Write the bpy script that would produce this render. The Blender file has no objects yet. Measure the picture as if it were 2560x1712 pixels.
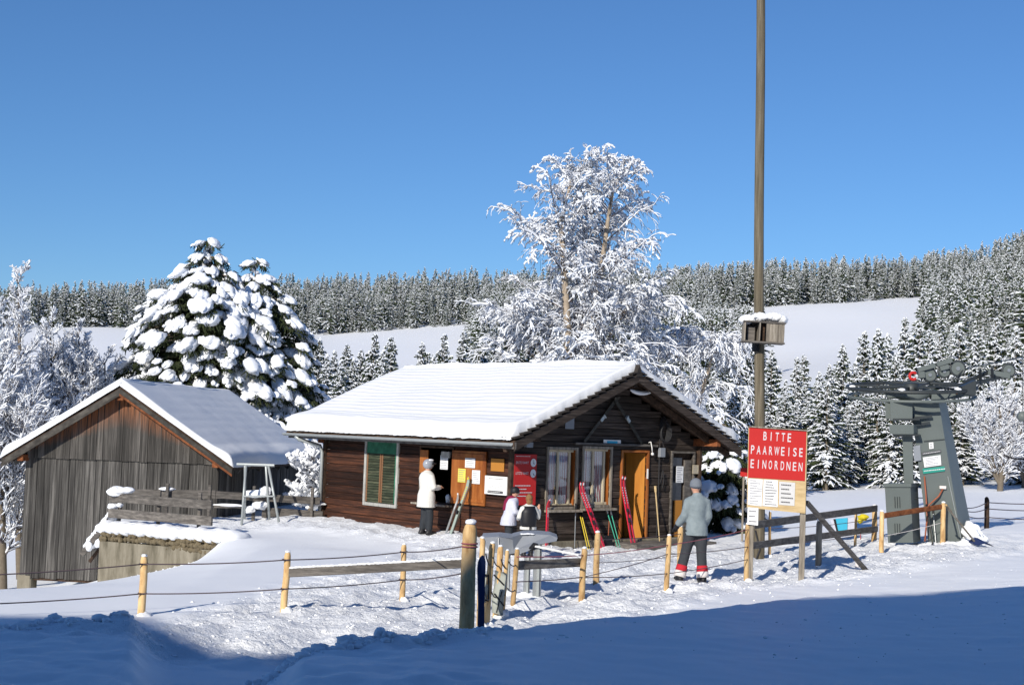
import bpy, math, random
import numpy as np
from mathutils import Vector, Matrix

# ------------------------------------------------------------------ camera, sky, sun, exposure
SC = bpy.context.scene
COL = SC.collection
F, CX, CY, CAMH = 3500.0, 1280.0, 856.0, 2.4
PITCH, ROLL = math.radians(3.63), math.radians(2.06)
cam_d = bpy.data.cameras.new('camera'); cam = bpy.data.objects.new('camera', cam_d); COL.objects.link(cam)
cam_d.sensor_fit = 'HORIZONTAL'; cam_d.sensor_width = 36.0; cam_d.lens = 36.0 * F / 2560.0
cam_d.clip_start = 0.1; cam_d.clip_end = 6000
cam.location = (0, 0, CAMH)
cam.rotation_euler = (Matrix.Rotation(math.pi / 2 + PITCH, 3, 'X') @ Matrix.Rotation(ROLL, 3, 'Z')).to_euler()
SC.camera = cam

SUN_EL, SUN_AZ = math.radians(27.0), math.radians(63.0)      # azimuth of travel, from +x towards +y
SUN_T = np.array([math.cos(SUN_AZ) * math.cos(SUN_EL), math.sin(SUN_AZ) * math.cos(SUN_EL), -math.sin(SUN_EL)])
world = bpy.data.worlds.new('World'); SC.world = world; world.use_nodes = True
wn = world.node_tree.nodes; wl = world.node_tree.links
sky = wn.new('ShaderNodeTexSky'); sky.sky_type = 'NISHITA'; sky.sun_disc = False
sky.sun_elevation = SUN_EL
sky.sun_rotation = math.atan2(-SUN_T[0], -SUN_T[1])
sky.altitude = 1200; sky.air_density = 1.2; sky.dust_density = 0.0; sky.ozone_density = 10.0
wl.new(sky.outputs[0], wn['Background'].inputs[0]); wn['Background'].inputs[1].default_value = 0.108
sun_d = bpy.data.lights.new('sun', 'SUN'); sun_d.energy = 5.0; sun_d.angle = math.radians(0.53); sun_d.color = (1.0, 0.93, 0.82)
sun = bpy.data.objects.new('sun', sun_d); COL.objects.link(sun)
sun.rotation_euler = Vector(SUN_T).to_track_quat('-Z', 'Y').to_euler(); sun.location = (-30, -40, 40)
SC.view_settings.view_transform = 'Standard'; SC.view_settings.look = 'None'
SC.view_settings.exposure = 0.0; SC.view_settings.gamma = 1.0
SC.view_settings.use_curve_mapping = False
SC.render.engine = 'CYCLES'
SC.cycles.max_bounces = 6; SC.cycles.diffuse_bounces = 3

# ------------------------------------------------------------------ measuring helpers (photo pixel -> point)
def ray(px, py):
    a, b = px - CX, py - CY
    cr, sr = math.cos(ROLL), math.sin(ROLL)
    u, v = a * cr + b * sr, -a * sr + b * cr
    c, s = math.cos(PITCH), math.sin(PITCH)
    up = -v / F
    return np.array([u / F, c - up * s, s + up * c])
O0 = np.array([0, 0, CAMH])
def onz(px, py, z=0.0):
    d = ray(px, py); return O0 + d * ((z - CAMH) / d[2])
def onD(px, py, D):
    d = ray(px, py); return O0 + d * (D / d[1])
def onplane(px, py, p, n):
    d = ray(px, py); return O0 + d * (np.dot(np.asarray(p) - O0, n) / np.dot(d, n))
def onground(px, py):
    z = 0.0
    for i in range(25):
        p = onz(px, py, z); z = 0.5 * z + 0.5 * gz(p[0], p[1])
    return onz(px, py, z)
def A3(*p): return np.array(p, float)
def nrm(v): v = np.asarray(v, float); return v / max(1e-9, np.linalg.norm(v))
def smooth(a, b, x):
    t = np.clip((np.asarray(x, float) - a) / (b - a), 0, 1); return t * t * (3 - 2 * t)

# ------------------------------------------------------------------ noise
_rs = np.random.RandomState(7)
_tab = _rs.rand(256, 256)
def vnoise(x, y):
    x = np.asarray(x, float); y = np.asarray(y, float)
    xi = np.floor(x).astype(int); yi = np.floor(y).astype(int); fx = x - xi; fy = y - yi
    fx = fx * fx * (3 - 2 * fx); fy = fy * fy * (3 - 2 * fy)
    g = lambda a, b: _tab[a & 255, b & 255]
    return (g(xi, yi) * (1 - fx) + g(xi + 1, yi) * fx) * (1 - fy) + (g(xi, yi + 1) * (1 - fx) + g(xi + 1, yi + 1) * fx) * fy
def fbm(x, y, o=4):
    s = 0; a = .5
    for i in range(o):
        s = s + a * (vnoise(x + 17.3 * i, y + 9.1 * i) - .5); x = x * 2.03; y = y * 2.03; a *= .5
    return s

# ------------------------------------------------------------------ materials
def mat(name, rgb, rough=.7, spec=.3, metal=0.0):
    m = bpy.data.materials.new(name); m.use_nodes = True
    b = m.node_tree.nodes['Principled BSDF']
    b.inputs['Base Color'].default_value = (*rgb, 1); b.inputs['Roughness'].default_value = rough
    b.inputs['Specular IOR Level'].default_value = spec; b.inputs['Metallic'].default_value = metal
    return m
class NT:
    def __init__(s, m): s.t = m.node_tree; s.n = s.t.nodes; s.l = s.t.links; s.b = s.n['Principled BSDF']
    def new(s, t, **k):
        o = s.n.new(t)
        for a, v in k.items(): setattr(o, a, v)
        return o
    def noise(s, vec, scale, detail=4, rough=.55):
        o = s.new('ShaderNodeTexNoise'); o.inputs['Scale'].default_value = scale
        o.inputs['Detail'].default_value = detail; o.inputs['Roughness'].default_value = rough
        if vec is not None: s.l.new(vec, o.inputs['Vector'])
        return o.outputs['Fac']
    def ramp(s, fac, stops):
        o = s.new('ShaderNodeValToRGB'); e = o.color_ramp.elements
        while len(e) < len(stops): e.new(.5)
        for i, (p, c) in enumerate(stops): e[i].position = p; e[i].color = (*c, 1) if len(c) == 3 else c
        s.l.new(fac, o.inputs[0]); return o.outputs[0]
    def mix(s, fac, a, b, t='MIX'):
        o = s.new('ShaderNodeMix', data_type='RGBA', blend_type=t)
        for i, v in ((0, fac), (6, a), (7, b)):
            if hasattr(v, 'links'): s.l.new(v, o.inputs[i])
            else: o.inputs[i].default_value = v if i == 0 else (*v, 1)
        return o.outputs[2]
    def math(s, op, a, b=None):
        o = s.new('ShaderNodeMath', operation=op)
        for i, v in ((0, a), (1, b)):
            if v is None: continue
            if hasattr(v, 'links'): s.l.new(v, o.inputs[i])
            else: o.inputs[i].default_value = v
        return o.outputs[0]
    def bump(s, h, strength=.3, dist=.02, base=None):
        o = s.new('ShaderNodeBump'); o.inputs['Strength'].default_value = strength if isinstance(strength, (int, float)) else 1; o.inputs['Distance'].default_value = dist
        if hasattr(strength, 'links'): s.l.new(strength, o.inputs['Strength'])
        s.l.new(h, o.inputs['Height'])
        if base is not None: s.l.new(base, o.inputs['Normal'])
        s.l.new(o.outputs[0], s.b.inputs['Normal']); return o.outputs[0]
    def pos(s, scale=(1, 1, 1), rotz=0.0, rand=0.0):
        g = s.new('ShaderNodeNewGeometry'); mp = s.new('ShaderNodeMapping')
        r = s.new('ShaderNodeMapping'); r.inputs['Rotation'].default_value = (0, 0, rotz)
        s.l.new(g.outputs['Position'], r.inputs['Vector']); s.l.new(r.outputs[0], mp.inputs['Vector'])
        mp.inputs['Scale'].default_value = scale
        if rand:
            oi = s.new('ShaderNodeObjectInfo'); k = s.math('MULTIPLY', oi.outputs['Random'], rand)
            s.l.new(k, mp.inputs['Location'])
        return mp.outputs[0]
    def rnd(s): return s.new('ShaderNodeObjectInfo').outputs['Random']

SNOW_C = (.87, .895, .93)
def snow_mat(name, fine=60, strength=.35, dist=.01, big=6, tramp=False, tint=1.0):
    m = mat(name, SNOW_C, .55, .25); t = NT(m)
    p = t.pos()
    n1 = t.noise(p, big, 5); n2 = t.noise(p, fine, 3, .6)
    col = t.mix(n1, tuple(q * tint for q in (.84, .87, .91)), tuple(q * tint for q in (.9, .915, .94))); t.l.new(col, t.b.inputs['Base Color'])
    h = t.math('ADD', t.math('MULTIPLY', n1, .5), t.math('MULTIPLY', n2, .5))
    if tramp:
        at = t.new('ShaderNodeAttribute', attribute_name='tramp')
        st = t.math('ADD', t.math('MULTIPLY', at.outputs['Fac'], .55), .10)
        n3 = t.noise(p, 11, 5, .7)
        h = t.math('ADD', t.math('MULTIPLY', h, .35), t.math('MULTIPLY', t.math('MULTIPLY', n3, 1.5), at.outputs['Fac']))
        t.bump(h, st, .085)
    else:
        t.bump(h, strength, dist)
    return m
def wood_mat(name, c_dark, c_mid, c_light, scale, rotz=0.0, rough=.8, var=.5, fresh=None, bump=.35):
    m = mat(name, c_mid, rough, .2); t = NT(m)
    p = t.pos(scale, rotz, 37.0)
    n = t.noise(p, 1.0, 6, .65)
    col = t.ramp(n, [(.28, c_dark), (.5, c_mid), (.72, c_light)])
    v = t.math('ADD', t.math('MULTIPLY', t.rnd(), var), 1 - var * .55)
    hsv = t.new('ShaderNodeHueSaturation'); t.l.new(v, hsv.inputs['Value']); t.l.new(col, hsv.inputs['Color'])
    out = hsv.outputs[0]
    if fresh:
        tc = t.new('ShaderNodeTexCoord'); sx = t.new('ShaderNodeSeparateXYZ'); t.l.new(tc.outputs['Generated'], sx.inputs[0])
        axis, lo, hi, fc = fresh
        mr = t.new('ShaderNodeMapRange'); t.l.new(sx.outputs[axis], mr.inputs[0])
        mr.inputs[1].default_value = lo; mr.inputs[2].default_value = hi
        k = t.math('MULTIPLY', mr.outputs[0], t.ramp(n, [(.40, (0, 0, 0)), (.52, (1, 1, 1))]))
        out = t.mix(k, out, fc)
    t.l.new(out, t.b.inputs['Base Color'])
    t.bump(n, bump, .012)
    return m
def noisy_mat(name, c1, c2, scale=8, rough=.7, spec=.3, metal=0, bump=.1, detail=5):
    m = mat(name, c1, rough, spec, metal); t = NT(m)
    n = t.noise(t.pos((1, 1, 1), 0, 11.0), scale, detail)
    t.l.new(t.mix(n, c1, c2), t.b.inputs['Base Color'])
    if bump: t.bump(n, bump, .01)
    return m

HTH = .8562
M = {}
M['snow_ground'] = snow_mat('snow_ground', 70, big=2.2, tramp=True)
M['snow'] = snow_mat('snow', 55, .25, .012, 5)
M['snow_tree'] = mat('snow_tree', (.87, .9, .95), .6, .2)
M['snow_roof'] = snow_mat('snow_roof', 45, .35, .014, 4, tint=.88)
M['snow_hill'] = snow_mat('snow_hill', .25, .2, .5, .012, tint=.92)
M['barn_wood'] = wood_mat('barn_wood', (.02, .0195, .019), (.066, .063, .059), (.17, .162, .15), (30, 30, .8), 0, .85, .85)
M['barn_wood_top'] = wood_mat('barn_wood_top', (.02, .019, .018), (.066, .062, .057), (.165, .152, .14), (30, 30, .8), 0, .85, .8, fresh=(2, .45, 1.0, (.3, .1, .03)))
M['barn_beam'] = wood_mat('barn_beam', (.09, .03, .012), (.22, .075, .03), (.34, .13, .05), (9, 9, 9), 0, .8)
M['verge_wood'] = wood_mat('verge_wood', (.022, .02, .018), (.055, .05, .044), (.1, .093, .08), (5, 5, 5), 0, .8)
M['hut_side'] = wood_mat('hut_side', (.014, .009, .007), (.045, .019, .012), (.135, .05, .024), (1.3, 22, 22), HTH, .72, .95, bump=.5)
M['hut_gable'] = wood_mat('hut_gable', (.018, .014, .012), (.045, .034, .028), (.12, .095, .08), (22, 1.3, 22), HTH, .75, .6, bump=.5)
M['hut_dark'] = wood_mat('hut_dark', (.02, .013, .01), (.05, .032, .022), (.1, .06, .04), (6, 6, 6), 0, .8)
M['tile'] = noisy_mat('tile', (.02, .017, .015), (.055, .046, .04), 14, .85)
M['orange_wood'] = wood_mat('orange_wood', (.2, .055, .014), (.34, .11, .026), (.46, .18, .05), (7, 7, 1.2), 0, .5, .3)
M['door_orange'] = wood_mat('door_orange', (.38, .14, .02), (.5, .2, .03), (.6, .27, .05), (9, 9, .8), 0, .45, .2, bump=.1)
M['pale_wood'] = wood_mat('pale_wood', (.3, .16, .06), (.6, .4, .19), (.74, .55, .3), (11, 11, 3.5), 0, .7, .4, bump=.5)
M['board_wood'] = wood_mat('board_wood', (.42, .3, .15), (.58, .44, .24), (.66, .52, .32), (2, 2, 12), 0, .7, .2, bump=.1)
M['grey_wood'] = wood_mat('grey_wood', (.1, .085, .07), (.25, .22, .18), (.4, .36, .3), (16, 16, 1.8), 0, .8, .3)
M['rail_wood'] = wood_mat('rail_wood', (.05, .045, .042), (.12, .11, .1), (.22, .2, .18), (3, 6, 20), 0, .8, .3)
M['pole_wood'] = wood_mat('pole_wood', (.06, .05, .034), (.135, .115, .08), (.22, .19, .14), (22, 22, .9), 0, .8, .1)
M['frame_grey'] = wood_mat('frame_grey', (.2, .2, .19), (.36, .36, .34), (.5, .5, .47), (8, 8, 3), 0, .7, .2)
M['beige'] = mat('beige', (.55, .47, .33), .6)
M['green_paint'] = wood_mat('green_paint', (.015, .07, .04), (.025, .14, .08), (.05, .2, .12), (5, 5, 5), 0, .6, .2)
M['shutter'] = wood_mat('shutter', (.018, .028, .018), (.055, .066, .042), (.13, .13, .085), (2, 2, 14), 0, .75, .7)
M['shutter_trim'] = mat('shutter_trim', (.2, .1, .05), .7)
M['concrete'] = wood_mat('concrete', (.085, .075, .052), (.19, .17, .128), (.28, .255, .2), (5, 5, 1.2), 0, .9, .1, bump=.3)
M['rubble'] = noisy_mat('rubble', (.05, .04, .028), (.22, .18, .11), 9, .95, bump=.6)
M['steel'] = noisy_mat('steel', (.3, .32, .33), (.42, .44, .45), 12, .45, .5, .7, 0)
M['zinc'] = noisy_mat('zinc', (.33, .36, .36), (.45, .48, .48), 6, .5, .5, .4, 0)
M['lift_grey'] = noisy_mat('lift_grey', (.105, .125, .12), (.14, .162, .156), 1.6, .5, .4, 0, .03)
M['lift_dark'] = noisy_mat('lift_dark', (.025, .03, .032), (.06, .07, .075), 6, .5, .5, .3, 0)
M['hood_grey'] = noisy_mat('hood_grey', (.2, .22, .25), (.29, .31, .345), 5, .5, .4, 0, .05)
M['white'] = mat('white', (.8, .8, .78), .5)
M['paper'] = mat('paper', (.78, .79, .8), .7)
M['paper_grey'] = mat('paper_grey', (.6, .6, .6), .7)
M['ink'] = mat('ink', (.09, .09, .1), .8)
M['ink_grey'] = mat('ink_grey', (.3, .3, .32), .8)
M['yellow_paper'] = mat('yellow_paper', (.75, .66, .12), .7)
M['sign_red'] = noisy_mat('sign_red', (.52, .022, .02), (.45, .02, .02), 4, .5, .3, 0, 0)
M['letter'] = mat('letter', (.62, .6, .62), .6)
M['board_orange'] = mat('board_orange', (.42, .18, .03), .7)
M['ski_red'] = mat('ski_red', (.6, .02, .045), .3, .5)
M['ski_white'] = mat('ski_white', (.72, .72, .75), .4)
M['ski_old'] = wood_mat('ski_old', (.02, .018, .015), (.05, .047, .04), (.1, .095, .08), (8, 8, 8), 0, .6)
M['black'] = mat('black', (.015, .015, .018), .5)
M['rubber'] = mat('rubber', (.03, .03, .033), .6)
M['pole_yellow'] = mat('pole_yellow', (.65, .5, .03), .4)
M['pole_green'] = mat('pole_green', (.03, .36, .24), .4)
M['pole_silver'] = mat('pole_silver', (.5, .52, .52), .35, .5, .6)
M['ski_sage'] = mat('ski_sage', (.3, .36, .32), .4)
M['navy'] = mat('navy', (.02, .035, .11), .4)
M['blue_cloth'] = mat('blue_cloth', (.05, .42, .62), .7)
M['yellow_cloth'] = mat('yellow_cloth', (.6, .5, .02), .7)
M['mat_grey'] = noisy_mat('mat_grey', (.28, .3, .27), (.4, .42, .38), 12, .85)
M['rope'] = mat('rope', (.1, .075, .085), .8)
M['rope_red'] = mat('rope_red', (.32, .1, .12), .8)
M['teal'] = mat('teal', (.03, .28, .22), .5)
M['amber'] = mat('amber', (.75, .3, .03), .3)
M['hose'] = mat('hose', (.32, .1, .05), .5)
M['glass'] = mat('glass', (.03, .035, .045), .08, .6)
M['curtain'] = None
M['bark'] = noisy_mat('bark', (.1, .08, .06), (.2, .17, .13), 12, .9)
M['birch_bark'] = noisy_mat('birch_bark', (.5, .42, .33), (.22, .17, .12), 9, .8)
M['twig'] = mat('twig', (.12, .1, .095), .9)
M['needle'] = noisy_mat('needle', (.022, .036, .018), (.055, .07, .03), 3, .85, .15, 0, 0)
M['needle_pine'] = noisy_mat('needle_pine', (.018, .03, .014), (.06, .07, .03), 4, .85, .15, 0, 0)
M['skin'] = mat('skin', (.55, .3, .21), .55)
M['jacket_white'] = noisy_mat('jacket_white', (.6, .59, .55), (.7, .69, .65), 14, .8, .2, 0, .25)
M['jacket_lilac'] = noisy_mat('jacket_lilac', (.5, .52, .62), (.62, .63, .72), 14, .8, .2, 0, .25)
M['jacket_blue'] = noisy_mat('jacket_blue', (.14, .18, .2), (.3, .35, .37), 11, .75, .2, 0, .9)
M['burgundy'] = mat('burgundy', (.2, .01, .045), .8)
M['trouser_dark'] = noisy_mat('trouser_dark', (.02, .024, .03), (.04, .045, .052), 10, .8, .2, 0, .2)
M['trouser_grey'] = noisy_mat('trouser_grey', (.03, .033, .04), (.055, .06, .068), 10, .8, .2, 0, .3)
M['hat_grey'] = noisy_mat('hat_grey', (.14, .16, .19), (.2, .22, .25), 60, .9, .1, 0, .3)
M['hair'] = noisy_mat('hair', (.16, .08, .03), (.28, .15, .06), 40, .7, .3, 0, .2)
M['cuff_red'] = mat('cuff_red', (.5, .02, .035), .8)
M['cuff_white'] = mat('cuff_white', (.7, .66, .64), .8)
M['helmet'] = mat('helmet', (.3, .32, .36), .3, .5)
def _pane():
    m = bpy.data.materials.new('pane'); m.use_nodes = True; n = m.node_tree.nodes; l = m.node_tree.links; n.remove(n['Principled BSDF'])
    tr = n.new('ShaderNodeBsdfTransparent'); gl = n.new('ShaderNodeBsdfGlossy'); gl.inputs['Roughness'].default_value = .03; mx = n.new('ShaderNodeMixShader')
    tr.inputs[0].default_value = (.9, .93, .92, 1); mx.inputs[0].default_value = .12; l.new(tr.outputs[0], mx.inputs[1]); l.new(gl.outputs[0], mx.inputs[2]); l.new(mx.outputs[0], n['Material Output'].inputs[0]); return m
M['pane'] = _pane()
def _curtain():
    m = mat('curtain', (.4, .3, .32), .9); t = NT(m)
    p = t.pos((1, 1, 1), HTH); w = t.new('ShaderNodeTexWave', wave_type='BANDS', bands_direction='Y')
    w.inputs['Scale'].default_value = 5.0; w.inputs['Distortion'].default_value = 1.5; t.l.new(p, w.inputs['Vector'])
    t.l.new(t.ramp(w.outputs['Fac'], [(.3, (.6, .26, .28)), (.6, (.85, .8, .82))]), t.b.inputs['Base Color'])
    return m
M['curtain'] = _curtain()

# ------------------------------------------------------------------ mesh builder
def frame(d, up=(0, 0, 1)):
    d = nrm(d); s = np.cross(d, np.asarray(up, float))
    if np.linalg.norm(s) < 1e-4: s = np.cross(d, A3(0, 1, 0))
    s = nrm(s); return d, s, np.cross(s, d)
_ico = {}
def icosphere(n):
    if n in _ico: return _ico[n]
    t = (1 + 5 ** .5) / 2
    v = [(-1, t, 0), (1, t, 0), (-1, -t, 0), (1, -t, 0), (0, -1, t), (0, 1, t), (0, -1, -t), (0, 1, -t), (t, 0, -1), (t, 0, 1), (-t, 0, -1), (-t, 0, 1)]
    f = [(0, 11, 5), (0, 5, 1), (0, 1, 7), (0, 7, 10), (0, 10, 11), (1, 5, 9), (5, 11, 4), (11, 10, 2), (10, 7, 6), (7, 1, 8), (3, 9, 4), (3, 4, 2), (3, 2, 6), (3, 6, 8), (3, 8, 9), (4, 9, 5), (2, 4, 11), (6, 2, 10), (8, 6, 7), (9, 8, 1)]
    v = [nrm(x) for x in v]
    for k in range(n):
        c = {}; g = []
        def mid(a, b):
            e = (min(a, b), max(a, b))
            if e not in c: c[e] = len(v); v.append(nrm(v[a] + v[b]))
            return c[e]
        for a, b, d in f:
            x, y, z = mid(a, b), mid(b, d), mid(d, a); g += [(a, x, z), (b, y, x), (d, z, y), (x, y, z)]
        f = g
    _ico[n] = (np.array(v), np.array(f)); return _ico[n]
WL = {}          # world location of every object built here
def link(o, parent=None):
    COL.objects.link(o)
    if parent is not None: o.parent = parent
    return o
def tag(o, label=None, cat=None, group=None, kind=None):
    if label: o['label'] = label
    if cat: o['category'] = cat
    if group: o['group'] = group
    if kind: o['kind'] = kind
    return o
def thing(name, label, cat, loc, group=None, kind=None):
    o = bpy.data.objects.new(name, None); o.empty_display_size = .2; COL.objects.link(o)
    o.location = tuple(loc); WL[o.name] = np.array(loc, float)
    return tag(o, label, cat, group, kind)
class MB:
    def __init__(s): s.v = []; s.f = []; s.m = []; s.n = 0
    def add(s, v, f, mi=0):
        v = np.asarray(v, float).reshape(-1, 3); s.v.append(v)
        for q in f: s.f.append(tuple(int(i) + s.n for i in q)); s.m.append(mi)
        s.n += len(v); return s
    def box(s, c, size, R=None, ch=0.0, mi=0):
        R = np.eye(3) if R is None else np.asarray(R, float); h = np.asarray(size, float) / 2; c = np.asarray(c, float)
        if ch <= 0:
            P = np.array([(x, y, z) for x in (-1, 1) for y in (-1, 1) for z in (-1, 1)]) * h
            Fc = [(0, 1, 3, 2), (4, 6, 7, 5), (0, 4, 5, 1), (2, 3, 7, 6), (0, 2, 6, 4), (1, 5, 7, 3)]
        else:
            P = []
            for i in range(8):
                sx, sy, sz = (1 if i & 4 else -1), (1 if i & 2 else -1), (1 if i & 1 else -1)
                P += [(sx * h[0], sy * (h[1] - ch), sz * (h[2] - ch)), (sx * (h[0] - ch), sy * h[1], sz * (h[2] - ch)), (sx * (h[0] - ch), sy * (h[1] - ch), sz * h[2])]
            P = np.array(P); Fc = []
            for q, a in (((0, 1, 3, 2), 0), ((4, 6, 7, 5), 0), ((0, 4, 5, 1), 1), ((2, 3, 7, 6), 1), ((0, 2, 6, 4), 2), ((1, 5, 7, 3), 2)):
                Fc.append(tuple(3 * i + a for i in q))
            for i, j, a in ((0, 1, 2), (2, 3, 2), (4, 5, 2), (6, 7, 2), (0, 2, 1), (1, 3, 1), (4, 6, 1), (5, 7, 1), (0, 4, 0), (1, 5, 0), (2, 6, 0), (3, 7, 0)):
                o = [k for k in range(3) if k != a]; Fc.append((3 * i + o[0], 3 * i + o[1], 3 * j + o[1], 3 * j + o[0]))
            for i in range(8): Fc.append((3 * i, 3 * i + 1, 3 * i + 2))
        return s.add(P @ R.T + c, Fc, mi)
    def bar(s, p0, p1, w, h, up=(0, 0, 1), ch=0.0, mi=0):
        p0 = np.asarray(p0, float); p1 = np.asarray(p1, float)
        d, sd, u = frame(p1 - p0, up); return s.box((p0 + p1) / 2, (np.linalg.norm(p1 - p0), w, h), np.stack([d, sd, u], 1), ch, mi)
    def tube(s, pts, rs, n=8, cap=True, flat=1.0, up=(0, 0, 1), mi=0):
        pts = np.asarray(pts, float); k = len(pts)
        rs = np.full(k, rs) if np.isscalar(rs) else np.asarray(rs, float)
        V = []; prev = np.asarray(up, float)
        for i in range(k):
            d = pts[min(i + 1, k - 1)] - pts[max(i - 1, 0)]; d, a, b = frame(d, prev)
            prev = b
            for j in range(n):
                t = 2 * math.pi * j / n; V.append(pts[i] + rs[i] * (math.cos(t) * a + flat * math.sin(t) * b))
        Fc = [(i * n + j, i * n + (j + 1) % n, (i + 1) * n + (j + 1) % n, (i + 1) * n + j) for i in range(k - 1) for j in range(n)]
        if cap: Fc += [tuple(range(n))[::-1], tuple((k - 1) * n + j for j in range(n))]
        return s.add(V, Fc, mi)
    def sect(s, zs, rx, ry, cx=None, cy=None, n=16, R=None, o=(0, 0, 0), mi=0):
        """stack of ellipses along local z"""
        V = []; k = len(zs); cx = cx or [0] * k; cy = cy or [0] * k
        for i in range(k):
            for j in range(n):
                t = 2 * math.pi * j / n; V.append((cx[i] + rx[i] * math.cos(t), cy[i] + ry[i] * math.sin(t), zs[i]))
        V = np.array(V); V = V if R is None else V @ np.asarray(R).T
        Fc = [(i * n + j, i * n + (j + 1) % n, (i + 1) * n + (j + 1) % n, (i + 1) * n + j) for i in range(k - 1) for j in range(n)]
        Fc += [tuple(range(n))[::-1], tuple((k - 1) * n + j for j in range(n))]
        return s.add(V + np.asarray(o, float), Fc, mi)
    def ell(s, c, r, R=None, n=2, noise=0.0, seed=0, mi=0):
        v, f = icosphere(n); v = v.copy()
        if noise:
            q = v * 1.7 + seed * 3.1
            v = v * (1 + noise * 2 * (fbm(q[:, 0] + q[:, 2], q[:, 1] - q[:, 2] * .7, 3)))[:, None]
        v = v * np.asarray(r, float)
        if R is not None: v = v @ np.asarray(R).T
        return s.add(v + np.asarray(c, float), f, mi)
    def prism(s, pts, ext, mi=0):
        pts = np.asarray(pts, float); n = len(pts); ext = np.asarray(ext, float)
        V = np.concatenate([pts, pts + ext])
        Fc = [tuple(range(n))[::-1], tuple(range(n, 2 * n))] + [(i, (i + 1) % n, n + (i + 1) % n, n + i) for i in range(n)]
        return s.add(V, Fc, mi)
    def quad(s, a, b, c, d, mi=0): return s.add([a, b, c, d], [(0, 1, 2, 3)], mi)
    def ring(s, c, R, rmaj, rmin, n=32, k=6, mi=0, flat=1.0):
        V = []; R = np.asarray(R, float)
        for i in range(n):
            t = 2 * math.pi * i / n
            for j in range(k):
                p = 2 * math.pi * j / k; q = rmaj + rmin * math.cos(p)
                V.append(R @ A3(q * math.cos(t), q * math.sin(t), rmin * flat * math.sin(p)) + np.asarray(c))
        Fc = [(i * k + j, ((i + 1) % n) * k + j, ((i + 1) % n) * k + (j + 1) % k, i * k + (j + 1) % k) for i in range(n) for j in range(k)]
        return s.add(V, Fc, mi)
    def mesh(s, name, mats, origin):
        v = np.concatenate(s.v) - origin
        me = bpy.data.meshes.new(name); me.from_pydata(v.tolist(), [], s.f)
        mats = mats if isinstance(mats, (list, tuple)) else [mats]
        for k in mats: me.materials.append(M[k] if isinstance(k, str) else k)
        if len(mats) > 1: me.polygons.foreach_set('material_index', s.m)
        return me
    def build(s, name, mats, parent=None, smooth=False, origin=None, **tags):
        v = np.concatenate(s.v)
        if origin is None:
            lo, hi = v.min(0), v.max(0); origin = A3((lo[0] + hi[0]) / 2, (lo[1] + hi[1]) / 2, lo[2])
        origin = np.asarray(origin, float)
        me = s.mesh(name, mats, origin)
        o = bpy.data.objects.new(name, me); COL.objects.link(o)
        if parent is not None:
            o.parent = parent; o.location = tuple(origin - WL[parent.name])
        else: o.location = tuple(origin)
        WL[o.name] = origin
        if smooth: me.shade_smooth() if smooth is True else me.shade_smooth()
        return tag(o, **tags)
def seg_mesh(p0, p1, r0, r1, n=3):
    """many tapered prisms at once (numpy): returns verts, faces"""
    p0 = np.asarray(p0, float); p1 = np.asarray(p1, float); k = len(p0)
    d = p1 - p0; d /= np.maximum(1e-9, np.linalg.norm(d, axis=1))[:, None]
    ref = np.where(np.abs(d[:, 2:3]) > .9, A3(1, 0, 0), A3(0, 0, 1))
    a = np.cross(d, ref); a /= np.linalg.norm(a, axis=1)[:, None]; b = np.cross(a, d)
    V = np.zeros((k, 2, n, 3))
    for j in range(n):
        t = 2 * math.pi * j / n + math.pi / 2; o = math.cos(t) * a + math.sin(t) * b
        V[:, 0, j] = p0 + o * np.asarray(r0)[:, None]; V[:, 1, j] = p1 + o * np.asarray(r1)[:, None]
    base = np.arange(k)[:, None] * (2 * n)
    Fc = np.concatenate([base + np.array([j, (j + 1) % n, n + (j + 1) % n, n + j]) for j in range(n)])
    return V.reshape(-1, 3), Fc
def quick_mesh(name, V, Fc, material, smooth=False):
    """numpy verts and an (m,k) face array"""
    me = bpy.data.meshes.new(name); V = np.asarray(V, np.float32); Fc = np.asarray(Fc, np.int32); m, k = Fc.shape
    me.vertices.add(len(V)); me.vertices.foreach_set('co', V.ravel())
    me.loops.add(m * k); me.loops.foreach_set('vertex_index', Fc.ravel())
    me.polygons.add(m); me.polygons.foreach_set('loop_start', np.arange(m, dtype=np.int32) * k)
    me.update(calc_edges=True); me.materials.append(M[material])
    if smooth: me.shade_smooth()
    return me
def put(name, me, parent=None, loc=(0, 0, 0), rotz=0, scale=1.0, **tags):
    o = bpy.data.objects.new(name, me); COL.objects.link(o)
    o.location = tuple(loc); o.rotation_euler = (0, 0, rotz); o.scale = (scale,) * 3 if np.isscalar(scale) else tuple(scale)
    if parent is not None: o.parent = parent
    WL[o.name] = np.array(loc, float) + (WL[parent.name] if parent is not None else 0)
    return tag(o, **tags)
def text_mesh(txt, material, w, h):
    """flat lettering fitted to w x h, centred, in local x (right) / y (up)"""
    cu = bpy.data.curves.new('lettering', 'FONT'); cu.body = txt; cu.align_x = 'LEFT'; cu.space_character = 1.25; cu.offset = .012
    ob = bpy.data.objects.new('lettering', cu); me = bpy.data.meshes.new_from_object(ob)
    bpy.data.objects.remove(ob)
    n = len(me.vertices); co = np.zeros(n * 3, np.float32); me.vertices.foreach_get('co', co); co = co.reshape(-1, 3)
    lo, hi = co.min(0), co.max(0); c = (co - (lo + hi) / 2); c[:, 0] *= w / (hi[0] - lo[0]); c[:, 1] *= h / (hi[1] - lo[1])
    return c, [tuple(p.vertices) for p in me.polygons]

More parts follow.
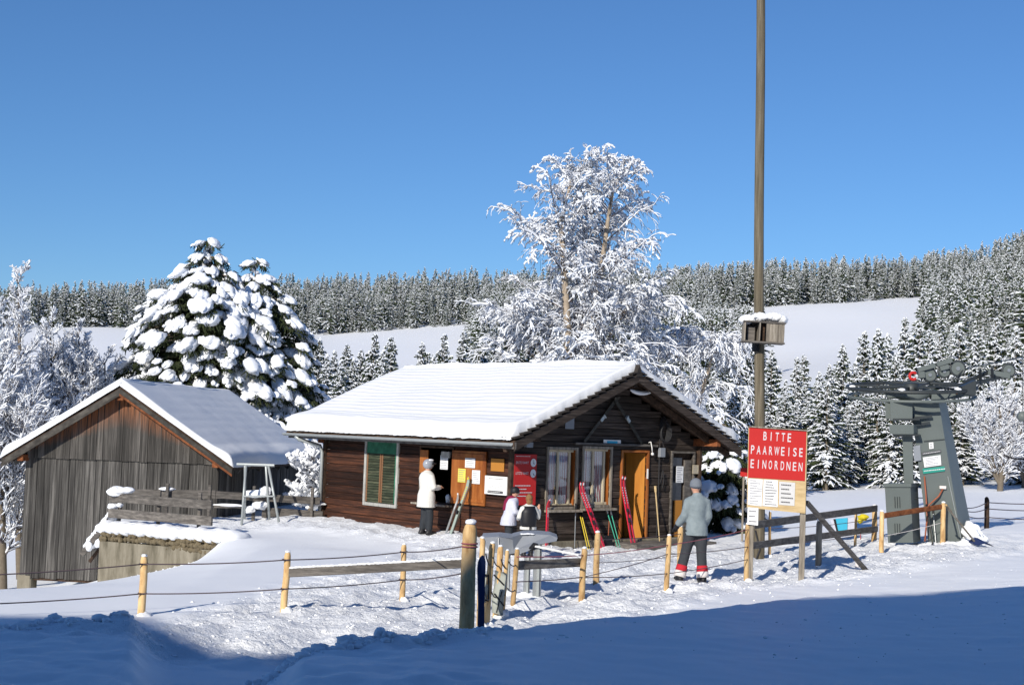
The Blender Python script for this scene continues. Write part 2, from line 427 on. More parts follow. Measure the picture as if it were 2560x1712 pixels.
# hut axes: a along the ridge towards the gable front, b across, z up
HN = A3(.069, 28.726, 0); HR = A3(math.cos(HTH), -math.sin(HTH), 0); HG = A3(math.sin(HTH), math.cos(HTH), 0); ZU = A3(0, 0, 1)
HL, HW, HO1, HO2, HE, HZE, HZR = 6.8, 5.76, .74, .88, .59, 2.23, 3.77
HRM = np.stack([HR, HG, ZU], 1)
def T(a, b, z): return HN + HR * a + HG * b + ZU * z
def hs(px, py, off=0.0):
    p = onplane(px, py, HN - HG * off, HG) - HN; return float(np.dot(p, HR)), float(p[2])
def hg(px, py, off=0.0):
    p = onplane(px, py, HN + HR * off, HR) - HN; return float(np.dot(p, HG)), float(p[2])
HPITCH = (HZR - HZE) / (HW / 2 + HE)
def hroof(b): return HZR - abs(b - HW / 2) * HPITCH

# ------------------------------------------------------------------ ground
berm_px = [(-700, 1600), (-150, 1580), (0, 1567), (120, 1552), (160, 1553), (240, 1552), (330, 1543), (372, 1548), (420, 1565), (520, 1610), (640, 1650), (700, 1636), (760, 1626), (860, 1609), (940, 1600), (1000, 1594), (1150, 1581), (1300, 1566), (1400, 1558), (1500, 1541), (1640, 1531), (1760, 1520), (1960, 1497), (2200, 1479), (2400, 1472), (2560, 1463), (2900, 1445), (3300, 1430)]
def base_z(x, y):
    x = np.asarray(x, float); y = np.asarray(y, float)
    z = .06 * np.clip(x - 4, 0, 25) * smooth(4, 9, x)
    drop = -.30 * np.clip(-x - 4.6, 0, 8) * smooth(16.5, 30, y)
    wl = 31.0 - (x + 8.9) * .64                         # line of the retaining wall
    beh = smooth(.05, .30, y - wl)
    soft = smooth(-2.6, .4, y - wl)
    m = np.where(x < -6.35, beh, np.where(x < -5.6, beh + (soft - beh) * smooth(-6.35, -5.6, x), soft))
    m = m * smooth(-.05, .25, x + 8.75 * np.maximum(y, 1) / 31.0)
    z = z + drop * (1 - m)
    a = (x - HN[0]) * HR[0] + (y - HN[1]) * HR[1]; b = (x - HN[0]) * HG[0] + (y - HN[1]) * HG[1]
    z = z + .2 * smooth(-3.2, -.5, b) * smooth(1.2, -.6, a) * smooth(-9.5, -6.5, a) * smooth(2, .5, b)
    return z
_bt = []
for px, py in berm_px:
    hc = .26
    zz = hc
    for i in range(20):
        p = onz(px, py, zz); zz = hc + .06 * max(0, min(25, p[0] - 4)) * float(smooth(4, 9, p[0]))
    w = 0.0 if 415 < px < 655 else (.35 if (372 <= px <= 420 or px == 700) else 1.0)
    _bt.append((p[0] / p[1], p[1], hc * w))
_bt.sort(); BAZ = np.array([t[0] for t in _bt]); BD = np.array([t[1] for t in _bt]); BH = np.array([t[2] for t in _bt])
def tramp_f(x, y):
    xl = -4.1 + (y - 17.2) * .225
    t = smooth(-.5, .6, x - xl) * smooth(36, 31, y) * smooth(11, 15, y)
    lim = 13.6 + 1.9 * np.clip(x + .8, 0, 4.8) + .8 * np.clip(x - 4, 0, 30)          # groomed strip along the shade
    t = t * (.10 + .90 * smooth(-.6, 1.0, y - lim)) * (1 - .75 * smooth(9, 13, x))
    a = (x - HN[0]) * HR[0] + (y - HN[1]) * HR[1]; b = (x - HN[0]) * HG[0] + (y - HN[1]) * HG[1]
    ter = .75 * smooth(30.6, 31.4, y) * smooth(35.5, 34.5, y) * smooth(-8.7, -8.2, x) * smooth(-3, -4, x)
    path = .8 * smooth(-2.3, -1.5, b) * smooth(1.5, .5, a) * smooth(-9, -7, a) * smooth(.3, 0, b)
    return np.maximum(t, np.maximum(ter, path))
def height(x, y):
    x = np.asarray(x, float); y = np.asarray(y, float)
    z = base_z(x, y)
    yy = np.maximum(y, .5); az = np.clip(x / yy, -1.2, 1.2)
    D = np.interp(az, BAZ, BD); hc = np.interp(az, BAZ, BH)
    rag = fbm(x * 3.1, y * 3.1, 4)
    hc = hc * (1 + (.55 - .4 * smooth(-.03, .05, az)) * rag)
    D = D + .25 * fbm(x * .9, y * .9, 2)
    t = yy / D
    b = np.where(t < 1, hc * (.45 + .55 * smooth(.45, 1, t)), hc * np.exp(-np.clip((yy - D) / .32, 0, 9) ** 2))
    z = z + np.where(y > 1, b, hc * .45 * smooth(-3, 1, y))
    tr = tramp_f(x, y)
    z = z + tr * (.24 * fbm(x * 1.9, y * 1.9, 4) + .2 * np.maximum(fbm(x * 5.2, y * 5.2, 4), -.06))
    z = z + (1 - tr) * .10 * fbm(x * .35, y * .35, 3)
    return z, tr
def gz(x, y): return float(height(np.array([x]), np.array([y]))[0][0])
def axis(fine, coarse): return np.unique(np.round(np.concatenate([np.arange(a, b, s) for a, b, s in fine + coarse]), 4))
gx = axis([(-13, 13.001, .09)], [(-400, -60, 20), (-60, -13, 1.5), (13, 25, .3), (25, 60, 2), (60, 401, 20)])
gy = axis([(11, 26, .06), (26, 38, .1)], [(-60, 11, 1.0), (38, 62, .5), (62, 120, 3), (120, 420, 15)])
X, Y = np.meshgrid(gx, gy); Zg, Tr = height(X, Y)
Zg = Zg - 6 * smooth(110, 200, np.hypot(X, Y)) - 1.5 * smooth(45, 90, -X)
nx, ny = len(gx), len(gy)
idx = np.arange(nx * ny).reshape(ny, nx)
Fq = np.stack([idx[:-1, :-1], idx[:-1, 1:], idx[1:, 1:], idx[1:, :-1]], -1).reshape(-1, 4)
gme = quick_mesh('ground', np.stack([X, Y, Zg], -1).reshape(-1, 3), Fq, 'snow_ground', True)
at = gme.attributes.new('tramp', 'FLOAT', 'POINT'); at.data.foreach_set('value', Tr.ravel().astype(np.float32))
put('ground', gme, label='snow covered ground, trodden in front of the hut and smooth elsewhere', kind='structure')

# hills behind, as terrain in front of the skyline
HPX = np.arange(-1600, 4400, 40.0)
def tab(px, t): return np.interp(px, [a for a, b in t], [b for a, b in t])
e600 = [(-1600, 10), (-800, 15), (300, 24), (1000, 27), (1800, 33), (2300, 48), (2560, 60), (3400, 90)]
e800 = [(-1600, 30), (-800, 42), (230, 53), (820, 53), (1180, 63), (1820, 76), (2310, 87), (2560, 99), (3400, 130)]
e1000 = [(-1600, 55), (-800, 63), (100, 67), (430, 78), (1260, 94), (1650, 100), (2200, 112), (2400, 118), (2560, 139), (3400, 170)]
def hill_z(px, D):
    px = np.asarray(px, float); D = np.asarray(D, float)
    a, b, c = tab(px, e600), tab(px, e800), tab(px, e1000)
    near = tab(px, [(-1600, 0), (1800, 0), (2300, 2), (2600, 5), (3400, 12)])
    z = np.where(D < 600, -3.5 + (near + 3.5) * smooth(115, 260, D) + (a - near) * np.clip((D - 200) / 400, 0, 1) ** 1.25,
        np.where(D < 800, a + (b - a) * (D - 600) / 200, np.where(D < 1000, b + (c - b) * (D - 800) / 200, c - (D - 1000) * .03)))
    return z + 2.0 * fbm(px * .004 + D * .01, D * .008, 3) * smooth(200, 500, D)
HD = np.concatenate([np.arange(112, 320, 16), np.arange(320, 1120, 25), np.arange(1120, 2000, 110)])
PX, DD = np.meshgrid(HPX, HD)
HXw = (PX - CX) / F * DD; HZw = hill_z(PX, DD)
i2 = np.arange(PX.size).reshape(PX.shape)
Fh = np.stack([i2[:-1, :-1], i2[:-1, 1:], i2[1:, 1:], i2[1:, :-1]], -1).reshape(-1, 4)
put('hills', quick_mesh('hills', np.stack([HXw, DD, HZw], -1).reshape(-1, 3), Fh, 'snow_hill', True), label='open snowy hillside rising to the wood on the skyline', kind='structure')

# ------------------------------------------------------------------ snow slab on a roof plane
def snow_slab(fn, nu, nv, lu, lv, thick, edge, wave=0.0, wstep=.19, seed=0, rag=.25, edges=(1, 1, 1, 1), lip=.0):
    """fn(u,v) -> point on the roof plane (u along ridge 0..lu, v from ridge 0..lv); returns MB with a rounded, uneven slab"""
    us = np.concatenate([[0, .02, .05], np.linspace(.1, lu - .1, nu - 6), [lu - .05, lu - .02, lu]]); vs = np.linspace(0, lv, nv)
    U, Vv = np.meshgrid(us, vs)
    ru = fbm(Vv * 5 + seed, Vv * 0 + seed * 3.3, 3) * rag; rv = fbm(U * 5 + seed * 2.1, U * 0 + 5, 3) * rag
    d = np.full(U.shape, 9.0)
    if edges[0]: d = np.minimum(d, U * (edge / .05))
    if edges[1]: d = np.minimum(d, (lu - U) * (edge / .05))
    if edges[2]: d = np.minimum(d, Vv)
    if edges[3]: d = np.minimum(d, lv - Vv)
    k = np.clip(d / edge, 0, 1); prof = np.sqrt(np.clip(1 - (1 - k) ** 2, 0, 1))
    h = thick * (1 + .6 * fbm(U * .6 + seed, Vv * .7, 3) + .5 * (fbm(U * 4 + seed, Vv * 4, 3)) * (1 - k) + .35 * smooth(.6, .15, lv - Vv) * (.5 + vnoise(U * 1.5, Vv * 0 + seed)))
    if wave:
        ph = (Vv + .05 * fbm(U * .8, Vv * .8 + seed, 2)) / wstep
        h = h + wave * (np.abs(np.sin(math.pi * ph)) - .5) * smooth(.0, .45, np.minimum(np.minimum(U, lu - U), lv - Vv)) * (.55 + .9 * vnoise(U * 1.1 + seed, Vv * 1.3))
    h = np.maximum(.012, h * prof + .012)
    mb = MB(); top = []; bot = []
    for j in range(nv):
        for i in range(nu):
            uo = (-ru[j, i] * .35 if i == 0 else (ru[j, i] * .35 if i == nu - 1 else 0)); vo = (abs(rv[j, i]) * .5 + lip if j == nv - 1 else 0)
            p = fn(U[j, i] + uo, Vv[j, i] + vo); top.append(p + ZU * h[j, i]); bot.append(p)
    n = nu * nv; Fc = []
    g = lambda j, i: j * nu + i
    for j in range(nv - 1):
        for i in range(nu - 1): Fc.append((g(j, i), g(j, i + 1), g(j + 1, i + 1), g(j + 1, i)))
    rim = [g(0, i) for i in range(nu)] + [g(j, nu - 1) for j in range(1, nv)] + [g(nv - 1, i) for i in range(nu - 2, -1, -1)] + [g(j, 0) for j in range(nv - 2, 0, -1)]
    for q in range(len(rim)):
        a, b = rim[q], rim[(q + 1) % len(rim)]; Fc.append((b, a, n + a, n + b))
    mb.add(np.concatenate([top, bot]), Fc); return mb

# ------------------------------------------------------------------ ski hut
rng = random.Random(3)
hut = thing('ski_hut', 'dark brown wooden ski hut with thick snow on its low gabled roof', 'hut', T(-HL / 2, HW / 2, 0))
# openings: (along0, along1, z0, z1)
def rect_s(x0, y0, x1, y1, off=0.0):
    ym = (y0 + y1) / 2; xm = (x0 + x1) / 2
    return hs(x0, ym, off)[0], hs(x1, ym, off)[0], hs(xm, y1, off)[1], hs(xm, y0, off)[1]
def rect_g(x0, y0, x1, y1, off=0.0):
    ym = (y0 + y1) / 2; xm = (x0 + x1) / 2
    return hg(x0, ym, off)[0], hg(x1, ym, off)[0], hg(xm, y1, off)[1], hg(xm, y0, off)[1]
SHW = rect_s(917, 1104, 992, 1258)          # shuttered window
COUNTER = rect_s(1052, 1120, 1131, 1256)    # ticket counter
W1 = rect_g(1369, 1124, 1438, 1266); W2 = rect_g(1458, 1122, 1524, 1262)
DOOR = rect_g(1553, 1131, 1614, 1345); BAY = rect_g(1678, 1133, 1730, 1326)
DOOR = (DOOR[0], DOOR[1], .12, DOOR[3]); BAY = (BAY[0], BAY[1], .12, BAY[3])
def plank_rows(z0, z1, step, a0f, a1f, holes, place, matname, depth=.07):
    z = z0; row = 0
    while z < z1 - .03:
        zt = min(z + step * (.93 + .14 * rng.random()), z1); zc = (z + zt) / 2
        a0, a1 = a0f(zt), a1f(zt)
        cuts = sorted((h[0], h[1]) for h in holes if h[2] < zc < h[3])
        cur = a0; segs = []
        for c0, c1 in cuts:
            if c0 > cur + .02: segs.append((cur, min(c0, a1)))
            cur = max(cur, c1)
        if cur < a1 - .02: segs.append((cur, a1))
        for s0, s1 in segs:
            if s1 - s0 < .03: continue
            out = rng.uniform(-.010, .012)
            mb = MB(); c, size = place((s0 + s1) / 2, zc, out, s1 - s0, zt - z - .004, depth)
            mb.box(c, size, HRM, .012); mb.build('plank', matname, hut)
        z = zt; row += 1
plank_rows(.02, 2.40, .165, lambda z: -HL, lambda z: .02, [SHW, COUNTER], lambda c, z, o, l, h, d: (T(c, d / 2 - o, z), (l, d, h)), 'hut_side')
def gb0(z): return max(.03, HW / 2 - (HZR - .1 - z) / HPITCH)
plank_rows(.12, 3.62, .15, gb0, lambda z: HW - gb0(z) + .0, [W1, W2, DOOR, BAY], lambda c, z, o, l, h, d: (T(-d / 2 + o, c, z), (d, l, h)), 'hut_gable')
MB().box(T(-HL / 2, HW - .04, 1.2), (HL, .07, 2.38), HRM).build('rear_wall', 'hut_dark', hut)
mb = MB(); mb.prism([T(-HL + .06, 0.08, 0), T(-HL + .06, HW - .08, 0), T(-HL + .06, HW - .08, 2.4), T(-HL + .06, HW / 2, 3.6), T(-HL + .06, .08, 2.4)], HR * .05); mb.build('end_wall', 'hut_dark', hut)
MB().box(T(-HL / 2, HW / 2, .05), (HL - .2, HW - .2, .06), HRM).build('floor', 'hut_dark', hut)
mb = MB(); mb.box(T(.06, HW / 2, .03), (.22, HW - .05, .22), HRM, .015); mb.build('plinth', 'concrete', hut)
mb = MB(); mb.box(T(.5, (DOOR[0] + DOOR[1]) / 2 + .5, .04), (.8, 2.6, .12), HRM, .015); mb.build('porch_step', 'rail_wood', hut)
# corner posts
for a, b in ((.035, -.02), (-HL, -.02), (.035, HW - .03)):
    MB().box(T(a, b, 1.2), (.10, .10, 2.44), HRM, .012).build('corner_post', 'hut_dark', hut)
# log ends crossing at the far corner
for k in range(3): MB().box(T(-HL - .10, -.06, 2.02 + .15 * k), (.2, .14, .12), HRM, .02).build('log_end', 'barn_beam', hut)
# roof: two slabs
def roofpt(a, b, up=0.0): return T(a, b, hroof(b) + up)
for s in (-1, 1):
    b0, b1 = HW / 2, (-HE if s < 0 else HW + HE)
    mb = MB(); mb.prism([roofpt(-HL - HO2, b0, -.12), roofpt(-HL - HO2, b1, -.12), roofpt(HO1, b1, -.12), roofpt(HO1, b0, -.12)], ZU * .09)
    roof = mb.build('roof', 'hut_dark', hut)
    bb = MB(); bb.prism([roofpt(HO1, b0, -.22), roofpt(HO1, b1, -.22), roofpt(HO1, b1, -.03), roofpt(HO1, b0, -.03)], HR * .035); bb.build('barge_board', 'hut_gable', roof)
    nt = 17
    for k in range(nt):
        t0, t1 = k / nt, (k + 1.12) / nt
        pa, pb = roofpt(HO1 - .15, b0 + (b1 - b0) * t0, .0), roofpt(HO1 - .15, b0 + (b1 - b0) * t1, .05)
        m2 = MB(); m2.bar(pa + ZU * .0, pb, .42, .028, up=ZU); m2.build('roof_tile', 'tile', roof)
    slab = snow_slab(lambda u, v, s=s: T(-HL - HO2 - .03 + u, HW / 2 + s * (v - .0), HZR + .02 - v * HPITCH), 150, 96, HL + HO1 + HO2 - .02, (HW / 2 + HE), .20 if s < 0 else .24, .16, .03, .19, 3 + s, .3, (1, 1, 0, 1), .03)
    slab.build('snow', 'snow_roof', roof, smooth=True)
# ridge cap of snow
mb = MB(); n = 60
mb.tube([T(-HL - HO2 + (HL + HO1 + HO2 - .12) * i / n, HW / 2, HZR + .13 + .03 * math.sin(i * .7) + .02 * math.sin(i * 2.3)) for i in range(n + 1)], [.05] + [.12 + .015 * math.sin(i * 1.3) for i in range(n - 1)] + [.06], 8, flat=.75)
mb.build('ridge_snow', 'snow_roof', hut, smooth=True)
MB().prism([T(HO1 + .05, HW / 2 - .11, HZR - .1), T(HO1 + .05, HW / 2 + .11, HZR - .1), T(HO1 + .05, HW / 2, HZR + .16)], HR * -.2).build('ridge_cap', 'tile', hut)
# purlins and rafters under the gable overhang
for b in (.12, HW / 2, HW - .12):
    MB().box(T(HO1 / 2 - .1, b, hroof(b) - .24), (HO1 + .1, .14, .17), HRM, .012).build('purlin', 'hut_dark' if b != HW - .12 else 'barn_beam', hut)
for s in (-1, 1):
    mb = MB(); mb.bar(roofpt(.40, HW / 2 - s * .05, -.21), roofpt(.40, HW / 2 - s * (HW / 2 + HE - .05), -.21), .1, .12); mb.build('rafter', 'hut_dark', hut)
# gutter and downpipe on the lit eave
mb = MB(); n = 9
prof = [(math.cos(math.pi + math.pi * k / 8) * .065, math.sin(math.pi + math.pi * k / 8) * .065) for k in range(n)]
V = []; gl = HL + HO1 + HO2 - .05
for a in (-HL - HO2 + .02, HO1 - .02):
    for x, z in prof: V.append(T(a, -HE - .07 + x, HZE - .06 + z))
mb.add(V, [(i, i + 1, n + i + 1, n + i) for i in range(n - 1)])
gut = mb.build('gutter', 'zinc', hut)
mb = MB(); mb.box(T(-HL / 2, -HE + .02, HZE - .11), (gl, .03, .13), HRM); mb.build('fascia', 'rail_wood', hut)
mb = MB(); mb.tube([T(-HL - .35, -HE - .07, HZE - .12), T(-HL - .3, -HE, HZE - .2), T(-HL - .02, -.16, HZE - .34), T(-HL + .02, -.12, HZE - .5), T(-HL + .02, -.12, .15)], .045, 8); mb.build('downpipe', 'zinc', gut, smooth=True)

# helper for flat things fixed to a wall
def side_panel(r, off, th): return T((r[0] + r[1]) / 2, -off - th / 2, (r[2] + r[3]) / 2), (r[1] - r[0], th, r[3] - r[2])
def gable_panel(r, off, th): return T(off + th / 2, (r[0] + r[1]) / 2, (r[2] + r[3]) / 2), (th, r[1] - r[0], r[3] - r[2])
def opening_frame(r, w, side, off, th, parent, m, name='frame'):
    a0, a1, z0, z1 = r; f = side_panel if side else gable_panel
    for q in ((a0 - w, a0, z0 - w, z1 + w), (a1, a1 + w, z0 - w, z1 + w), (a0, a1, z1, z1 + w), (a0, a1, z0 - w, z0)):
        c, sz = f(q, off, th); MB().box(c, sz, HRM, .006).build(name, m, parent)
# shuttered window with green blind box
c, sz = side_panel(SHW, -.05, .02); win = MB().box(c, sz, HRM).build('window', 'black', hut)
opening_frame(SHW, .075, True, -.02, .06, win, 'frame_grey')
a0, a1, z0, z1 = SHW; zg = z1 - .27
c, sz = side_panel((a0, a1, zg, z1), -.03, .05); MB().box(c, sz, HRM, .006).build('blind_box', 'green_paint', win)
for k in range(2):
    s0 = a0 + (a1 - a0) * k / 2 + .012; s1 = s0 + (a1 - a0) / 2 - .024
    c, sz = side_panel((s0, s1, z0 + .01, zg - .01), -.025, .025); sh = MB().box(c, sz, HRM).build('shutter', 'shutter', win)
    for st in ((s0, s0 + .05), (s1 - .05, s1)):
        c, sz = side_panel((st[0], st[1], z0 + .02, zg - .01), .0, .022); MB().box(c, sz, HRM, .004).build('stile', 'shutter_trim' if (k, st[0] == s0) in ((0, False), (1, True), (0, True)) else 'green_paint', sh)
    nsl = 17
    for q in range(nsl):
        zz = z0 + .05 + (zg - z0 - .08) * (q + .5) / nsl
        mb = MB(); mb.box(T((s0 + s1) / 2, -.012, zz), (s1 - s0 - .11, .04, .012), HRM @ np.array([[1, 0, 0], [0, .8, -.6], [0, .6, .8]])); mb.build('slat', 'shutter', sh)
# counter
opening_frame(COUNTER, .05, True, -.02, .05, hut, 'hut_dark', 'counter_frame')
c, sz = side_panel((COUNTER[0] - .05, COUNTER[1] + .05, COUNTER[2] - .06, COUNTER[2] - .02), .0, .22); MB().box(c, sz, HRM, .006).build('counter_shelf', 'grey_wood', hut)
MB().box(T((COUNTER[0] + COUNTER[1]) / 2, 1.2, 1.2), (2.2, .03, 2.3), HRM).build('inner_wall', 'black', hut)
r = rect_s(1050, 1124, 1070, 1182, .05); c, sz = side_panel(r, .03, .03); MB().box(c, sz, HRM, .005).build('counter_shutter', 'orange_wood', hut)
# gable windows
for wn_, r in enumerate((W1, W2)):
    a0, a1, z0, z1 = r
    c, sz = gable_panel((a0 + .02, a1 - .02, z0 + .02, z1 - .02), -.45, .02); wi = MB().box(c, sz, HRM).build('window', 'black', hut)  # black sheet behind the curtains, its colour standing for the unlit room
    c, sz = gable_panel((a0 + .06, a1 - .06, z0 + .05, z1 - .05), -.072, .004); MB().box(c, sz, HRM).build('pane', 'pane', wi)
    opening_frame(r, .06, False, -.04, .07, wi, 'grey_wood')
    for q in ((a0, a0 + .02, z0, z1), (a1 - .02, a1, z0, z1)):
        c, sz = gable_panel(q, -.24, .22); MB().box(c, sz, HRM).build('reveal', 'orange_wood', wi)
    am = a0 + (a1 - a0) * .42
    for q in ((a0 + .02, a0 + .075, z0, z1), (am - .03, am + .03, z0, z1), (a1 - .16, a1 - .10, z0, z1), (a0 + .02, a1 - .02, z0, z0 + .06), (a0 + .02, a1 - .02, z1 - .05, z1)):
        c, sz = gable_panel(q, -.085, .035); MB().box(c, sz, HRM, .005).build('sash', 'beige', wi)
    c, sz = gable_panel((a0 - .1, a1 + .1, z0 - .11, z0 - .06), .03, .14); MB().box(c, sz, HRM, .006).build('sill', 'grey_wood', wi)
    for k, (c0, c1) in enumerate(((a0 + .06, a0 + .06 + (a1 - a0) * .26), (am + .04, am + .04 + (a1 - a0) * .36))):
        n = 24; V = []
        for i in range(n + 1):
            t = i / n
            for zz, pin in ((z1 - .05, 1), (z0 + .35, .85), (z0 + .06, .55)):
                bb = c0 + (c1 - c0) * (t * pin if k == 1 else 1 - (1 - t) * 1) if k == 0 else c0 + (c1 - c0) * (1 - (1 - t) * pin)
                V.append(T(-.09 - .016 * (1 + math.sin(t * 30)), bb, zz))
        mb = MB(); mb.add(np.array(V), [(i * 3 + j, i * 3 + j + 1, i * 3 + j + 4, i * 3 + j + 3) for i in range(n) for j in range(2)]); mb.build('curtain', 'curtain', wi, smooth=True)
# doorway with its leaf swung in
a0, a1, z0, z1 = DOOR
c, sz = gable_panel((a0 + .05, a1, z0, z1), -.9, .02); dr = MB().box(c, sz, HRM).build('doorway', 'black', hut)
opening_frame(DOOR, .055, False, -.05, .09, dr, 'orange_wood')
mb = MB(); th_ = math.radians(62); p0 = T(-.03, a1 - .01, 0); dd = -HR * math.sin(th_) - HG * math.cos(th_)
mb.box(p0 + dd * .36 + ZU * (z0 + z1) / 2, (.72, .04, z1 - z0 - .02), np.stack([dd, np.cross(ZU, dd), ZU], 1), .004); leaf = mb.build('door', 'door_orange', dr)
mb = MB(); mb.box(p0 + dd * .45 + np.cross(ZU, dd) * -.0 + ZU * (z0 + z1) / 2, (.012, .046, z1 - z0 - .1), np.stack([dd, np.cross(ZU, dd), ZU], 1)); mb.build('door_seam', 'hut_dark', leaf)
c, sz = gable_panel((a0 + .02, a0 + .17, z0 + .75, z1 - .25), -.35, .01); MB().box(c, sz, HRM).build('door_glass', 'navy', dr)
mb = MB(); c = T(.06, a1 - .02, z0 + 1.45); mb.box(c, (.02, .035, .22), HRM); mb.build('door_plate', 'white', dr)
# right hand bay door
a0, a1, z0, z1 = BAY; am = a0 + (a1 - a0) * .55
c, sz = gable_panel((a0, a1, z0, z1), -.10, .03); bay = MB().box(c, sz, HRM).build('side_door', 'hut_dark', hut)
opening_frame(BAY, .05, False, -.03, .07, bay, 'rail_wood')
c, sz = gable_panel((a0 + .03, am, z0 + .85, z1 - .1), -.07, .02); MB().box(c, sz, HRM).build('pane', 'glass', bay)
c, sz = gable_panel((a0 + .16, am + .04, z0 + .02, z0 + .85), -.07, .03); MB().box(c, sz, HRM, .006).build('door_panel', 'board_orange', bay)
c, sz = gable_panel((am + .06, a1 - .02, z0, z1 - .15), -.06, .05); MB().box(c, sz, HRM, .006).build('door_board', 'rail_wood', bay)
# lintel strip over windows and door
r = rect_g(1434, 1108, 1640, 1114); c, sz = gable_panel(r, .02, .05); MB().box(c, sz, HRM, .006).build('lintel', 'rail_wood', hut)

# ------------------------------------------------------------------ things fixed to or leaning on the hut
def text_lines(parent, c, ux, uz, n_out, w, h, rows, m='ink_grey', seed=0, frac=.8):
    r2 = random.Random(seed); mb = MB()
    R = np.stack([ux, np.cross(uz, ux), uz], 1)
    for k in range(rows):
        z = h * (.5 - (k + .7) / (rows + .4)); ww = w * frac * r2.uniform(.55, 1)
        x = -w * frac / 2
        while x < -w * frac / 2 + ww:
            l = r2.uniform(.05, .13) * w
            mb.box(c + ux * (x + l / 2) + uz * z + n_out * .004, (l * .8, .003, h / (rows + .4) * .24), R); x += l
    mb.build('print', m, parent)
def wall_sheet(name, label, cat, px4, side, off, th, m, rows=0, group=None, ink='ink_grey', seed=0):
    r = (rect_s if side else rect_g)(*px4, off); c, sz = (side_panel if side else gable_panel)(r, off, th)
    o = MB().box(c, sz, HRM, min(.003, th / 3)).build(name, m, label=label, cat=cat, group=group)
    ux, no = (HR, -HG) if side else (HG, HR)
    if rows: text_lines(o, np.asarray(c) + no * th / 2, ux, ZU, no, sz[0] if side else sz[1], sz[2], rows, ink, seed)
    return o, c, (sz[0] if side else sz[1]), sz[2], ux, no
cs, ccen, cw, chh, cux, cno = wall_sheet('counter_hatch', 'orange brown wooden hatch board hung beside the ticket counter', 'hatch', (1131, 1127, 1216, 1261), True, .015, .035, 'orange_wood')
for z in (-.42, .42): MB().box(np.asarray(ccen) - HG * .025 + ZU * z * chh * 1.0, (cw - .04, .02, .07), HRM, .004).build('batten', 'orange_wood', cs)
wall_sheet('notice', 'upper white notice pinned on the orange hatch board', 'notice', (1163, 1145, 1188, 1169), True, .062, .004, 'paper', 5, seed=1)
wall_sheet('notice', 'yellow notice pinned on the orange hatch board', 'notice', (1145, 1171, 1164, 1205), True, .062, .004, 'yellow_paper', 6, seed=2)
wall_sheet('notice', 'lower white notice pinned on the orange hatch board', 'notice', (1180, 1175, 1200, 1209), True, .062, .004, 'paper', 7, seed=3)
wall_sheet('notice', 'white price list standing in the dark ticket counter opening', 'notice', (1101, 1138, 1120, 1173), True, -.03, .006, 'paper', 8, seed=4)
MB().box(T(*[(COUNTER[0] + COUNTER[1]) / 2 + .25, .05, COUNTER[3] - .13]), (.3, .06, .14), HRM, .01).build('display_box', 'frame_grey', label='grey box above the price list in the counter opening', cat='box')
a_, z_ = hs(1122, 1240, -.05); mb = MB(); mb.ell(T(a_, .04, COUNTER[2] + .09), (.07, .05, .11), HRM, 2, .5, 3); mb.build('white_bag', 'white', label='crumpled white bag on the right end of the counter shelf', cat='bag', smooth=True)
wall_sheet('orange_board', 'small plain orange board above the white sign on the hut', 'board', (1228, 1146, 1261, 1178), True, .015, .012, 'board_orange')
ws, c, w, h, ux, no = wall_sheet('white_sign', 'white sign with black bottom strip under the orange board', 'sign', (1217, 1190, 1272, 1236), True, .03, .06, 'white')
MB().box(c + no * .032 - ZU * h * .36, (w * .7, .006, h * .14), HRM).build('black_strip', 'ink', ws)
text_lines(ws, c + no * .034 - ZU * h * .36, ux, ZU, no, w * .66, h * .12, 1, 'white', 5, 1)
text_lines(ws, c + no * .03 + ZU * h * .36, ux, ZU, no, w * .66, h * .14, 1, 'ink', 6, 1)
mb = MB(); mb.bar(c + no * .033 - ux * w * .3 - ZU * h * .15, c + no * .033 + ux * w * .3 + ZU * h * .22, .003, .006); mb.bar(c + no * .033 - ux * w * .1 - ZU * h * .2, c + no * .033 + ux * w * .32 + ZU * h * .02, .003, .006); mb.build('map_lines', 'ink_grey', ws)
rs_, c, w, h, ux, no = wall_sheet('timetable_board', 'red timetable board with two clock faces on the hut front', 'sign', (1283, 1135, 1339, 1262), False, .07, .02, 'sign_red')
def put_text(parent, txt, c, ux, uz, w, h, m):
    v, f = text_mesh(txt, m, w, h); V = np.asarray(c) + v[:, :1] * ux + v[:, 1:2] * uz
    mb = MB(); mb.add(V, f); return mb.build('lettering', m, parent)
for txt, zz, x0, ww in (('ERSTE FAHRT', .335, -.15, .56), ('LETZTE FAHRT', .125, -.15, .56)):
    put_text(rs_, txt, c + no * .013 + ux * w * x0 + ZU * h * zz, ux, ZU, w * ww, h * .05, 'letter')
text_lines(rs_, c + no * .012 + ZU * h * .46, ux, ZU, no, w * .9, h * .07, 1, 'letter', 8, 1)
text_lines(rs_, c + no * .012 - ZU * h * .22, ux, ZU, no, w * .9, h * .3, 4, 'letter', 9, 1)
for zz, hnd in ((.335, (.0, 1)), (.125, (.5, -.8))):
    mb = MB(); cc = c + no * .018 + ux * w * .33 + ZU * h * zz
    Rr = np.stack([ux, ZU, no], 1); mb.sect([0, .008], [.075] * 2, [.085] * 2, n=20, R=Rr, o=cc); ck = mb.build('clock_face', 'paper', rs_)
    mb = MB(); mb.bar(cc + no * .01, cc + no * .01 + (ux * hnd[0] + ZU * hnd[1]) * .06, .004, .014); mb.bar(cc + no * .01, cc + no * .01 + (ux * .35 - ZU * .6) * .05, .004, .014); mb.build('clock_hand', 'ink', ck)
wall_sheet('light_plate', 'pale blue plate high on the dark hut gable', 'plate', (1413, 1038, 1435, 1072), False, .02, .012, 'hood_grey')
sp, c, w, h, ux, no = wall_sheet('name_plate', 'small white and blue name plate above the hut windows', 'sign', (1508, 1099, 1551, 1111), False, .03, .015, 'white')
